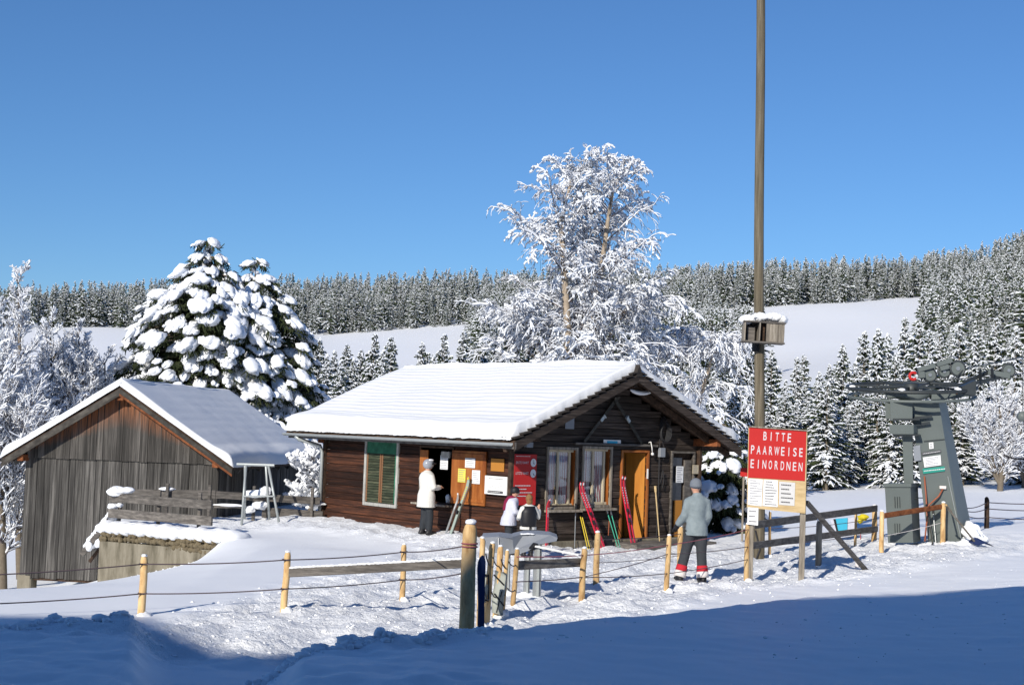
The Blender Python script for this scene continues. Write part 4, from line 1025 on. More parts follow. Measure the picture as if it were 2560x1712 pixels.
for z in (.85, .42): rope(fen3, Q3[0][0] + A3(0, -.05, Q3[0][1] * z), Q3[1][0] + A3(0, -.05, Q3[1][1] * z), .02, .006)
# board fence right of the sign
fen4 = thing('board_fence', 'two rail wooden fence between the red sign and the lift station', 'fence', onground(2046, 1416))
pz = []
for i, (px, a, b, r, m_) in enumerate(((1923, 1279, 1390, .03, 'pale_wood'), (2046, 1300, 1416, .06, 'grey_wood'), (2185, 1263, 1352, .06, 'pale_wood'), (2138, 1275, 1366, .03, 'pale_wood'))):
    p, h = fpost(px, a, b); pz.append((p, h)); add_post(fen4, p, h, r, m_, seed=60 + i)
for (x0, y0, x1, y1, h) in ((1884, 1312, 2192, 1270, .14), (1876, 1364, 2193, 1321, .13)):
    a, b = onD(x0, y0, pz[1][0][1] - .55), onD(x1, y1, pz[2][0][1] - .12); MB().bar(a, b, .045, h, ch=.008).build('rail', 'rail_wood', fen4)
for z in (.62, .25): rope(fen4, pz[0][0] + A3(0, -.05, pz[0][1] * z), pz[2][0] + A3(0, -.05, pz[2][1] * z), .04, .007)
fen5 = thing('rail_fence', 'single brown rail on two pale posts in front of the lift station', 'fence', onground(2203, 1387))
pp = []
for i, (px, a, b, r) in enumerate(((2203, 1277, 1387, .05), (2357, 1256, 1366, .055))):
    p, h = fpost(px, a, b); pp.append((p, h)); add_post(fen5, p, h, r, seed=70 + i)
MB().bar(onplane(2208, 1289, pp[0][0], A3(0, 1, 0)), onplane(2354, 1266, pp[1][0], A3(0, 1, 0)), .06, .11, ch=.02).build('rail', 'barn_beam', fen5)
rope(fen5, pp[0][0] + ZU * pp[0][1] * .42, pp[1][0] + ZU * pp[1][1] * .55, .02, .006, 'cuff_white')
fen6 = thing('rope_fence', 'dark stake with ropes on the slope right of the lift station', 'fence', onground(2466, 1320))
p, h = fpost(2466, 1242, 1320); add_post(fen6, p, h, .06, 'hut_dark', seed=80, snow=False); e_ = onD(2760, 1245, p[1] + 6)
for z in (.82, .62, .35): rope(fen6, p + ZU * h * z, e_ + ZU * (z - .8) * 1.0, .1, .012); rope(fen6, p + ZU * h * z, onD(2405, 1266 + 30 * (.9 - z), 31.5), .06, .011)

# ------------------------------------------------------------------ grey ticket gate
gl1, gl2 = onground(1316, 1497), onground(1343, 1497)
gate = thing('lift_gate', 'grey hooded ticket gate on metal legs at the queue entrance', 'gate', (gl1 + gl2) / 2)
gD = (gl1[1] + gl2[1]) / 2
for px, w, y0, off in ((1315, .095, 1390, .05), (1341, .12, 1360, -.12), (1269, .055, 1385, .25)):
    p = onD(px, 1497, gD + off); t = onD(px + (4 if px > 1300 else 3), y0, gD + off); p[2] = gz(p[0], p[1]) - .1
    mb = MB(); mb.bar(p, t, w, .11, up=(0, -1, 0), ch=.01); lg = mb.build('leg', 'steel', gate)
    mb = MB(); mb.bar(p + A3(w * .1, -.07, 0), t + A3(w * .1, -.07, 0), w * .3, .03, up=(0, -1, 0)); mb.build('channel', 'zinc', lg)
    mb = MB(); mb.ell(A3(p[0], p[1] - .02, gz(p[0], p[1])), (.16, .16, .07), None, 2, .5, px); mb.build('snow', 'snow', lg, smooth=True)
def gp(px, py, d): return onD(px, py, gD + d)
mb = MB()   # two folded shells
T1 = [gp(1203, 1341, .1), gp(1228, 1335, .42), gp(1300, 1333, .5), gp(1282, 1340, .05)]
F1 = [gp(1203, 1343, .08), gp(1246, 1341, -.05), gp(1281, 1345, -.02), gp(1300, 1352, .05), gp(1296, 1381, .08), gp(1262, 1386, .05), gp(1222, 1377, .08)]
V = F1 + [p + A3(.02, .5, .03) for p in F1]; n = len(F1)
mb.add(V, [tuple(range(n))] + [tuple(range(n, 2 * n))[::-1]] + [(i, n + i, n + (i + 1) % n, (i + 1) % n) for i in range(n)]); hd = mb.build('hood', 'hood_grey', gate)
F2 = [gp(1281, 1341, -.1), gp(1310, 1334, .1), gp(1345, 1334, .1), gp(1377, 1337, .05), gp(1394, 1344, -.05), gp(1391, 1352, -.12), gp(1345, 1361, -.2), gp(1318, 1378, -.2), gp(1296, 1384, -.1), gp(1284, 1374, -.1)]
mb = MB(); V = F2 + [p + A3(.0, .45, .02) for p in F2]; n = len(F2)
mb.add(V, [tuple(range(n))] + [tuple(range(n, 2 * n))[::-1]] + [(i, n + i, n + (i + 1) % n, (i + 1) % n) for i in range(n)]); hd2 = mb.build('hood', 'hood_grey', gate)
MB().bar(gp(1246, 1344, -.06), gp(1246, 1378, -.0), .008, .01).build('seam', 'white', hd)
mb = MB()
for k in range(9): t = k / 8; mb.ell(gp(1306 + 26 * t, 1334 + .5 * math.sin(k), .08), (.035, .05, .012), None, 1, .4, k + 90)
mb.build('snow', 'snow', gate, smooth=True)
mb = MB(); mb.tube([gp(1328, 1372, -.15), gp(1336, 1362, -.2), gp(1343, 1364, -.2)], .04, 8); mb.build('bar_hub', 'black', gate)
mb = MB(); mb.tube([gp(1338, 1365, -.22), gp(1447, 1387, -.6)], .016, 8); mb.build('barrier_bar', 'white', gate)

# ------------------------------------------------------------------ red sign
sL, sR = onground(1876, 1452), onground(2003, 1449)
sr = A3(sR[0] - sL[0], sR[1] - sL[1], 0); sr = nrm(sr); sn = A3(sr[1], -sr[0], 0)     # towards camera
sg = thing('queue_sign', 'red and plywood sign board on two posts asking skiers to line up in pairs', 'sign', (sL + sR) / 2)
SRM = np.stack([sr, -sn, ZU], 1)
for p, px in ((sL, 1876), (sR, 2004)):
    t = onplane(px + 8, 1080, p, sn); MB().bar(p - ZU * .4, t, .095 if p is sR else .075, .075, up=sn, ch=.008).build('post', 'grey_wood', sg)
def sp_(px, py, off): return onplane(px, py, (sL + sR) / 2 + sn * off, sn)
def sboard(name, c4, off, th, m, parent):
    """four photo corners (tl,tr,br,bl) lying in the sign plane"""
    P = [sp_(x, y, off) for x, y in c4]; mb = MB(); mb.prism([P[3], P[2], P[1], P[0]], sn * th); return mb.build(name, m, parent)
ply = sboard('plywood', ((1871, 1066), (2018, 1076), (2013, 1283), (1867, 1268)), .05, .02, 'board_wood', sg)
redp = sboard('red_panel', ((1873, 1068), (2016, 1078), (2012, 1202), (1870, 1193)), .073, .006, 'sign_red', sg)
mb = MB(); mb.bar(sp_(1871, 1066, .075), sp_(2018, 1076, .075), .05, .02); mb.build('top_batten', 'grey_wood', sg)
for txt, x0, y0, x1, y1 in (('BITTE', 1907, 1089, 1979, 1094), ('PAARWEISE', 1876, 1123, 2008, 1131), ('EINORDNEN', 1875, 1158, 2007, 1167)):
    a, b = sp_(x0, y0, .081), sp_(x1, y1, .081); u = nrm(b - a); up = nrm(np.cross(sn, u)); up = up if up[2] > 0 else -up
    for i, chx in enumerate(txt):
        wd_ = np.linalg.norm(b - a) / (len(txt) - .25); c = a + u * wd_ * (i + .38)
        v, f = text_mesh(chx, 'letter', wd_ * {'I': .14, 'W': .84, 'N': .64, 'A': .66}.get(chx, .56), .148 if True else 0)
        mb = MB(); V = c + v[:, :1] * u + v[:, 1:2] * up; mb.add(V, f); mb.build('letter', 'letter', redp)
def spaper(label, c4, rows, m='paper', ink='ink_grey', seed=0, off=.076):
    o = sboard('notice', c4, off, .004, m, None); o['label'] = label; o['category'] = 'notice'; o['group'] = 'notices on the sign board'
    P = [sp_(x, y, off + .005) for x, y in c4]; c = sum(P) / 4; u = nrm(P[1] - P[0]); up = nrm(P[0] - P[3])
    text_lines(o, c, u, up, sn, np.linalg.norm(P[1] - P[0]), np.linalg.norm(P[0] - P[3]), rows, ink, seed, .75)
spaper('left white notice under the red sign panel', ((1871, 1195), (1907, 1198), (1904, 1265), (1869, 1261)), 10, seed=31)
spaper('middle white notice under the red sign panel', ((1909, 1198), (1945, 1200), (1944, 1267), (1906, 1264)), 9, seed=32, ink='ink')
spaper('greyish right notice under the red sign panel', ((1948, 1203), (1988, 1206), (1986, 1264), (1947, 1261)), 5, 'paper_grey', 'ink', 33)
spaper('small white notice hanging from the lower left corner of the sign board', ((1869, 1267), (1896, 1269), (1895, 1313), (1868, 1310)), 3, seed=34)
p0 = sp_(2016, 1254, -.1); p1 = onground(2166, 1419); MB().bar(p0, p1 - ZU * .05, .09, .06, ch=.008).build('brace', 'rail_wood', sg)
pk = onground(2142, 1417); MB().bar(pk - ZU * .1, pk + ZU * .17, .06, .05, ch=.006).build('peg', 'cuff_white', sg)
# ------------------------------------------------------------------ tall pole with box
pb_ = onground(1898, 1396)
tp = thing('tall_pole', 'very tall weathered wooden pole rising behind the red sign', 'pole', pb_)
tt = onD(1902, -160, pb_[1]); n = 16
mb = MB(); pts = [pb_ - ZU * .4 + (tt - pb_) * t + A3(.015 * math.sin(t * 9), 0, 0) for t in np.linspace(0, 1, n)]
mb.tube(pts, np.linspace(.115, .088, n), 14, up=(0, 1, 0)); mb.build('shaft', 'pole_wood', tp, smooth=True)
mb = MB(); k_ = onD(1893, 868, pb_[1]); mb.tube([k_ - ZU * .09, k_ + ZU * .09], .108, 14, up=(0, 1, 0)); mb.build('band', 'black', tp)
mb = MB(); mb.tube([onD(1888, 1325, pb_[1] - .12), onD(1900, 1372, pb_[1] - .13), onD(1890, 1398, pb_[1] - .14)], .018, 6); mb.build('cable', 'rubber', tp)
bxD = pb_[1] - .26
def bq(px, py, d=0.0): return onD(px, py, bxD + d)
box = thing('pole_box', 'open wooden box with a snow cap mounted high on the tall pole', 'box', bq(1907, 856))
bw = (1958 - 1857) * bxD / F; bhh = (856 - 808) * bxD / F; bc = bq(1907, 832)
bxr = nrm(A3(1, 0, -.03)); BXM = np.stack([bxr, A3(0, 1, 0), nrm(A3(.03, 0, 1))], 1)
def bpart(nm, x0, x1, z0, z1, y0, y1, m): return MB().box(bc + BXM @ A3((x0 + x1) / 2 * bw, (y0 + y1) / 2, (z0 + z1) / 2 * bhh), ((x1 - x0) * bw, y1 - y0, (z1 - z0) * bhh), BXM, .004).build(nm, m, box)
bpart('back', -.5, .5, -.5, .5, .10, .13, 'grey_wood'); bpart('top', -.52, .52, .48, .56, -.2, .14, 'rail_wood'); bpart('bottom', -.52, .52, -.56, -.48, -.19, .14, 'rail_wood')
bpart('side', -.5, -.46, -.48, .48, -.18, .1, 'grey_wood'); bpart('divider', -.13, -.10, -.48, .48, -.2, .1, 'grey_wood'); bpart('inner_box', -.40, -.2, -.47, .3, -.02, .09, 'rail_wood'); bpart('dark_recess', -.09, .04, -.48, .48, -.06, .05, 'hut_dark')
for k in range(6): bpart('slat', .05 + .075 * k, .05 + .075 * k + .072, -.48, .48, -.18 + .006 * (k % 2), -.15, 'grey_wood')
mb = MB()
for k in range(16):
    t = k / 15; mb.ell(bq(1858 + 100 * t, 799 - (5 if .25 < t < .9 else 0), .08), (.09, .19, .09 + .02 * math.sin(k * 1.3)), None, 2, .35, k + 30)
mb.build('snow_cap', 'snow', box, smooth=True)

# ------------------------------------------------------------------ drag lift drive station
LD = 30.2
lift = thing('lift_station', 'grey steel drag lift drive station with a big horizontal bull wheel', 'ski lift', onD(2320, 1352, LD))
def lp(px, py, d=0.0): return onD(px, py, LD + d)
# tapered tower: front face corners and depth to the right-back
def hexa(name, f4, dv_top, dv_bot, m, parent):
    P = [lp(*q) for q in f4]                      # tl,tr,br,bl
    Q = [P[0] + dv_top, P[1] + dv_top, P[2] + dv_bot, P[3] + dv_bot]
    mb = MB(); mb.add(P + Q, [(3, 2, 1, 0), (4, 5, 6, 7), (0, 1, 5, 4), (1, 2, 6, 5), (2, 3, 7, 6), (3, 0, 4, 7)]); return mb.build(name, m, parent)
tow = hexa('tower', ((2275, 1000), (2346, 1000), (2406, 1362, ), (2322, 1362)), A3(.42, .8, 0), A3(.62, 1.1, 0), 'lift_grey', lift)
mb = MB(); mb.bar(lp(2310, 1103, -.008), lp(2362, 1098, -.008), .012, .02); mb.build('panel_joint', 'lift_dark', tow)
mb = MB(); mb.bar(lp(2369, 1190, -.01), lp(2403, 1350, -.01), .012, .03, up=(0, -1, 0)); mb.build('edge_trim', 'zinc', tow)
cab = hexa('cabinet', ((2212, 1216, -.3), (2276, 1216, -.3), (2283, 1356, -.3), (2220, 1356, -.3)), A3(.32, .55, 0), A3(.32, .55, 0), 'lift_grey', lift)
hexa('cabinet_lid', ((2208, 1208, -.33), (2278, 1208, -.33), (2278, 1217, -.33), (2208, 1217, -.33)), A3(.34, .6, .0), A3(.34, .6, 0), 'lift_grey', cab)
for k in range(3):
    for yy in (1255, 1322): MB().bar(lp(2237 + 6 * k, yy - 14, -.31), lp(2238 + 6 * k, yy + 14, -.31), .012, .012).build('vent', 'lift_dark', cab)
MB().bar(lp(2290, 1244, -.1), lp(2308, 1244, .1), .03, .02).build('cabinet_hinge', 'lift_dark', cab)
hexa('column', ((2256, 1085, -.05), (2281, 1085, -.05), (2283, 1210, -.05), (2260, 1210, -.05)), A3(.08, .25, 0), A3(.08, .25, 0), 'lift_grey', lift)
hexa('gear_box', ((2225, 1003, -.25), (2281, 1003, -.25), (2281, 1050, -.25), (2227, 1050, -.25)), A3(.12, .5, 0), A3(.12, .5, 0), 'lift_grey', lift)
hexa('gear_flange', ((2212, 1000, -.15), (2226, 1000, -.15), (2227, 1046, -.15), (2214, 1046, -.15)), A3(.1, .3, 0), A3(.1, .3, 0), 'lift_grey', lift)
for y0, y1 in ((1046, 1050), (1085, 1089)): hexa('dark_joint', ((2232, y0, -.27), (2300, y0, -.27), (2300, y1, -.27), (2232, y1, -.27)), A3(.1, .3, 0), A3(.1, .3, 0), 'lift_dark', lift)
hexa('motor_base', ((2223, 1061, -.3), (2284, 1061, -.3), (2284, 1085, -.3), (2225, 1085, -.3)), A3(.3, .5, 0), A3(.3, .5, 0), 'lift_grey', lift)
MB().bar(lp(2285, 1045, -.1), lp(2330, 1040, -.1), .03, .05).build('bracket', 'lift_dark', lift)
MB().bar(lp(2285, 1062, -.1), lp(2325, 1056, -.1), .03, .05).build('bracket', 'lift_dark', lift)
mb = MB(); mb.tube([lp(2218, 992, -.1), lp(2240, 985, -.1), lp(2285, 992, -.05), lp(2335, 980, 0)], [.06, .1, .11, .08], 10); mb.build('motor', 'lift_grey', lift, smooth=True)
arm = hexa('arm', ((2329, 984, -.15), (2436, 966, -.15), (2438, 988, -.15), (2329, 1004, -.15)), A3(.12, .45, .02), A3(.12, .45, .02), 'lift_grey', lift)
hexa('arm_guard', ((2405, 966, -.2), (2440, 950, -.2), (2440, 990, -.2), (2407, 984, -.2)), A3(.05, .4, .02), A3(.05, .4, .02), 'lift_dark', arm)
mb = MB(); mb.ell(lp(2392, 978, -.2), (.045, .04, .055)); mb.build('amber_lamp', 'amber', arm, smooth=True)
# bull wheel: slightly tilted, seen almost edge on
wc = lp(2278, 968, .9); wz = nrm(A3(-.045, -.11, 1)); wx = nrm(np.cross(A3(0, 1, 0), wz)); WM = np.stack([wx, np.cross(wz, wx), wz], 1); wr = 1.38
whl = MB().ring(wc, WM, wr, .045, 56, 8, flat=.9).build('bull_wheel', 'lift_dark', lift, smooth=True)
mb = MB()
for k in range(8):
    t = k * math.pi / 4 + .2; mb = MB(); mb.bar(wc + WM @ A3(.1 * math.cos(t), .1 * math.sin(t), 0), wc + WM @ A3(wr * math.cos(t), wr * math.sin(t), 0), .045, .04, up=wz); mb.build('spoke', 'lift_dark', whl)
MB().sect([-.2, .1], [.17, .17], [.17, .17], n=16, R=WM, o=wc).build('hub', 'lift_dark', whl, smooth=True)
mb = MB(); mb.ring(wc - wz * .2, WM, wr - .02, .035, 56, 6); mb.build('guard_ring', 'lift_grey', whl, smooth=True)
for t in (3.3, 4.3, 5.2):
    mb = MB(); mb.ell(wc + WM @ A3(wr * math.cos(t), wr * math.sin(t), .05), (.07, .04, .03), None, 2, .6, int(t * 10)); mb.build('snow_lump', 'snow', whl, smooth=True)
for k, (px, py, r) in enumerate(((2324, 937, .135), (2360, 929, .12), (2394, 921, .155), (2521, 926, .14))):
    Rr = np.stack([A3(1, 0, 0), ZU, A3(0, -1, 0)], 1); c = lp(px, py, -.2 if k < 3 else 1.6)
    sh = MB().ring(c, Rr, r, .028, 26, 6).build('sheave', 'lift_dark', lift, smooth=True)
    MB().sect([-.02, .02], [r * .9] * 2, [r * .9] * 2, n=20, R=Rr, o=c).build('disc', 'lift_grey', sh); MB().sect([-.04, .04], [r * .3] * 2, [r * .3] * 2, n=12, R=Rr, o=c).build('hub', 'steel', sh)
for a, b in (((2294, 925), (2338, 913)), ((2342, 912), (2380, 900)), ((2296, 938), (2312, 936)), ((2350, 922), (2372, 916))):
    MB().bar(lp(*a, -.25), lp(*b, -.25), .08, .1 if a[1] != 938 else .14, ch=.01).build('sheave_beam', 'lift_grey', lift)
mb = MB(); c = lp(2283, 940, -.32); pts = [c + A3(math.cos(t), 0, math.sin(t)) * .075 for t in np.linspace(.7, 2 * math.pi - .7, 16)]; mb.tube(pts, .032, 8, up=(0, 1, 0)); mb.build('red_guard', 'sign_red', lift, smooth=True)
for (x0, y0, x1, y1, nm) in ((2410, 957, 2470, 930, 'rear_frame'), (2420, 962, 2500, 942, 'rear_frame'), (2450, 925, 2452, 960, 'rear_strut'), (2480, 918, 2482, 950, 'rear_strut')):
    MB().bar(lp(x0, y0, 1.2), lp(x1, y1, 1.6), .06, .08).build(nm, 'lift_dark', lift)
MB().bar(lp(2470, 930, 1.55), lp(2525, 940, 1.55), .08, .12, ch=.01).build('rear_bracket', 'lift_grey', lift)
for z in (.0, .16):
    far = onD(2900, 800 + 60 * (z > 0), 60); a = wc + WM @ A3(wr * .2, (-1 if z == 0 else 1) * wr, 0)
    mb = MB(); s_ = lp(2410, 922, -.2) if z == 0 else lp(2521, 938, 1.6)
    mb.tube([a, s_, s_ + (far - s_) * .5 - ZU * .2, far], .014, 6); mb.build('haul_cable', 'lift_dark', lift)
# plates on the tower
def lplate(nm, c4, m, off=-.02):
    P = [lp(x, y, off) for x, y in c4]; mb = MB(); mb.prism([P[3], P[2], P[1], P[0]], A3(0, -.006, 0)); o = mb.build(nm, m, lift); return o, P
o, P = lplate('label_plate', ((2322, 1106), (2333, 1105), (2334, 1121), (2323, 1122)), 'paper'); text_lines(o, sum(P) / 4 + A3(0, -.009, 0), A3(1, 0, 0), ZU, A3(0, -1, 0), .07, .12, 3, 'ink', 51)
o, P = lplate('black_plate', ((2304, 1131), (2352, 1124), (2353, 1130), (2305, 1138)), 'ink'); text_lines(o, sum(P) / 4 + A3(0, -.009, 0), nrm(P[1] - P[0]), ZU, A3(0, -1, 0), .38, .055, 1, 'paper', 52, 1)
o, P = lplate('rules_plate', ((2307, 1143), (2351, 1137), (2353, 1162), (2311, 1168)), 'paper'); text_lines(o, sum(P) / 4 + A3(0, -.009, 0), nrm(P[1] - P[0]), ZU, A3(0, -1, 0), .36, .2, 6, 'ink_grey', 53)
o, P = lplate('green_plate', ((2306, 1171), (2361, 1165), (2362, 1177), (2308, 1184)), 'teal'); text_lines(o, sum(P) / 4 + A3(0, -.009, 0), nrm(P[1] - P[0]), ZU, A3(0, -1, 0), .44, .09, 1, 'paper', 54, 1)
lplate('grey_plate', ((2283, 1115), (2300, 1112), (2303, 1150), (2286, 1153)), 'hood_grey', -.04)
MB().box(lp(2357, 1218, -.03), (.14, .06, .07), None, .01).build('push_button', 'cuff_white', lift)
mb = MB(); mb.tube([lp(2357, 1222, -.05), lp(2347, 1240, -.08), lp(2322, 1262, -.12), lp(2318, 1285, -.15)], .018, 6); mb.tube([lp(2311, 1190, -.04), lp(2315, 1240, -.1), lp(2318, 1290, -.16), lp(2312, 1352, -.3)], .018, 6); mb.build('hose', 'hose', lift, smooth=True)
mb = MB()
for k in range(12): q = lp(2310 + 12 * k, 1356 - .3 * k, -.2); mb.ell(A3(q[0], q[1], gz(q[0], q[1])), (.16, .2, .12 + .05 * (k > 8)), None, 2, .4, k + 200)
[mb.ell(lp(2412 + 9 * k, 1352 - (14, 22, 20, 10, 4)[k], .25 + .1 * (k % 2)), (.16, .25, (.16, .2, .18, .12, .08)[k]), None, 3, .8, k + 3) for k in range(5)]; mb.build('snow_bank', 'snow', lift, smooth=True)
# hanging tow equipment at the right edge of the picture
c0 = lp(2410, 922, -.2); c1 = c0 + (onD(2900, 800, 60) - c0) * .5 - ZU * .2
def px_of(p): q = p - O0; c, s_ = math.cos(PITCH), math.sin(PITCH); dd = q[1] * c + q[2] * s_; u = -q[1] * s_ + q[2] * c; return CX + F * (q[0] * math.cos(ROLL) + u * math.sin(ROLL)) / dd
ts = np.linspace(0, 1, 400); hp = c0 + (c1 - c0) * ts[int(np.argmin([abs(px_of(c0 + (c1 - c0) * t) - 2557) for t in ts]))]; hD = hp[1]
th = thing('tow_hanger', 'dark tow hanger with spring reel hanging from the haul cable at the right edge', 'tow hanger', onD(2551, 1148, hD))
mb = MB(); Rr = np.stack([A3(1, 0, 0), ZU, A3(0, -1, 0)], 1); mb.sect([-.08, .08], [.13] * 2, [.13] * 2, n=18, R=Rr, o=onD(2557, 1041, hD)); mb.build('spring_reel', 'lift_grey', th, smooth=True)
mb = MB(); mb.tube([hp, onD(2557, 1041, hD), onD(2572, 1150, hD)], .01, 5); mb.build('cord', 'rubber', th)
mb = MB(); mb.tube([onD(2514, 1139, hD), onD(2535, 1146, hD), onD(2610, 1152, hD)], .024, 6); mb.build('tow_bar', 'black', th, smooth=True)
# shovel and ski poles by the lift
sv = thing('snow_shovel', 'snow shovel with dark blue blade and wooden handle lying by the lift station', 'shovel', onground(2447, 1382))
hD0, hD1 = onground(2440, 1362), onD(2364, 1263, 29.0); hD0[2] += .04
mb = MB(); mb.tube([hD0, hD1], .02, 8); mb.build('handle', 'grey_wood', sv)
bl = onground(2447, 1374); d = nrm(A3(*(hD0 - hD1))); sd = nrm(np.cross(d, ZU)); V = []
for i in range(6):
    for j in range(3):
        s = (i / 5 - .5) * .38; V.append(hD0 + sd * s + A3(.1, -.4, 0) * (j / 2) * .9 + ZU * (.10 * (1 - (2 * s / .38) ** 2) * (1 - j / 4) - .02 * j + .02))
V = np.array(V); Fc = [(i * 3 + j, i * 3 + j + 1, i * 3 + j + 4, i * 3 + j + 3) for i in range(5) for j in range(2)]; m_ = len(V)
mb = MB(); mb.add(np.concatenate([V, V - ZU * .012]), Fc + [tuple(m_ + q for q in f[::-1]) for f in Fc]); mb.build('blade', 'navy', sv, smooth=True)
mb = MB(); mb.tube([onD(2366, 1262, 28.9), onground(2405, 1330) + ZU * .15], .018, 7); mb.build('loose_stick', 'pale_wood', label='pale stick leaning on the post beside the snow shovel', cat='stick')
for i, (a, b, lab) in enumerate((((2316, 1262), (2333, 1368), 'left dark ski pole leaning on the brown rail at the lift'), ((2332, 1270), (2341, 1370), 'right dark ski pole leaning on the brown rail at the lift'))):
    p0 = onground(*b); p1 = onD(*a, p0[1] + .15); mb = MB(); mb.tube([p0, p1], .012, 7); o = mb.build('ski_pole', 'steel' if i else 'ski_old', label=lab, cat='ski pole', group='ski poles at the lift')
    d = nrm(p1 - p0); mb = MB(); mb.tube([p1 - d * .12, p1, p1 + d * .02], [.02, .024, .012], 7); mb.build('grip', 'black', o); mb = MB(); mb.sect([0, .012], [.05, .01], [.05, .01], n=10, R=np.stack([*frame(d)[1:], d], 1), o=p0 + d * .08); mb.build('basket', 'black', o)
# coloured things hung on the board fence
fd = pz[2][0][1] - .1
bb = thing('blue_cloth', 'bright blue cloth with white side hanging on the board fence', 'cloth', onD(2103, 1328, fd))
MB().prism([onD(2089, 1296, fd), onD(2119, 1294, fd), onD(2118, 1327, fd), (onD(2094, 1329, fd))], A3(.02, .06, 0)).build('cloth', 'blue_cloth', bb)
MB().prism([onD(2075, 1298, fd + .02), onD(2089, 1297, fd + .02), onD(2095, 1328, fd + .02), (onD(2087, 1329, fd + .02))], A3(.02, .05, 0)).build('pale_panel', 'jacket_lilac', bb)
MB().prism([onD(2084, 1297, fd - .02), onD(2089, 1297, fd - .02), onD(2096, 1329, fd - .02), (onD(2092, 1329, fd - .02))], A3(.0, .03, 0)).build('dark_strap', 'black', bb)
MB().prism([onD(2119, 1294, fd + .03), onD(2141, 1292, fd + .03), onD(2140, 1322, fd + .03), (onD(2118, 1326, fd + .03))], A3(.0, .03, 0)).build('white_panel', 'jacket_lilac', bb)
mb = MB(); mb.ell(onD(2157, 1293, fd + .3), (.12, .1, .07), None, 3, .5, 4); mb.ell(onD(2150, 1302, fd + .3), (.06, .06, .06), None, 2, .5, 5); mb.build('yellow_bag', 'yellow_cloth', label='yellow bag hanging behind the board fence', cat='bag', smooth=True)
mb = MB(); c = onD(2151, 1357, fd + .3); mb.ell(c, (.055, .05, .06), None, 2, .2, 6); mb.tube([c + ZU * .04, c + ZU * .24], .008, 5); mb.build('red_buoy', 'sign_red', label='red ball hanging low behind the board fence', cat='ball', smooth=True)
mb = MB(); rp = onD(1860, 1180, 33); mb.box(rp, (.17, .02, .2), None, .004); o = mb.build('red_sign', 'sign_red', label='small red sign half hidden left of the big sign', cat='sign')
mb = MB(); mb.tube([A3(rp[0], rp[1] + .03, gz(rp[0], rp[1]) - .2), rp + A3(0, .03, .1)], .025, 7); mb.build('stake', 'grey_wood', o)

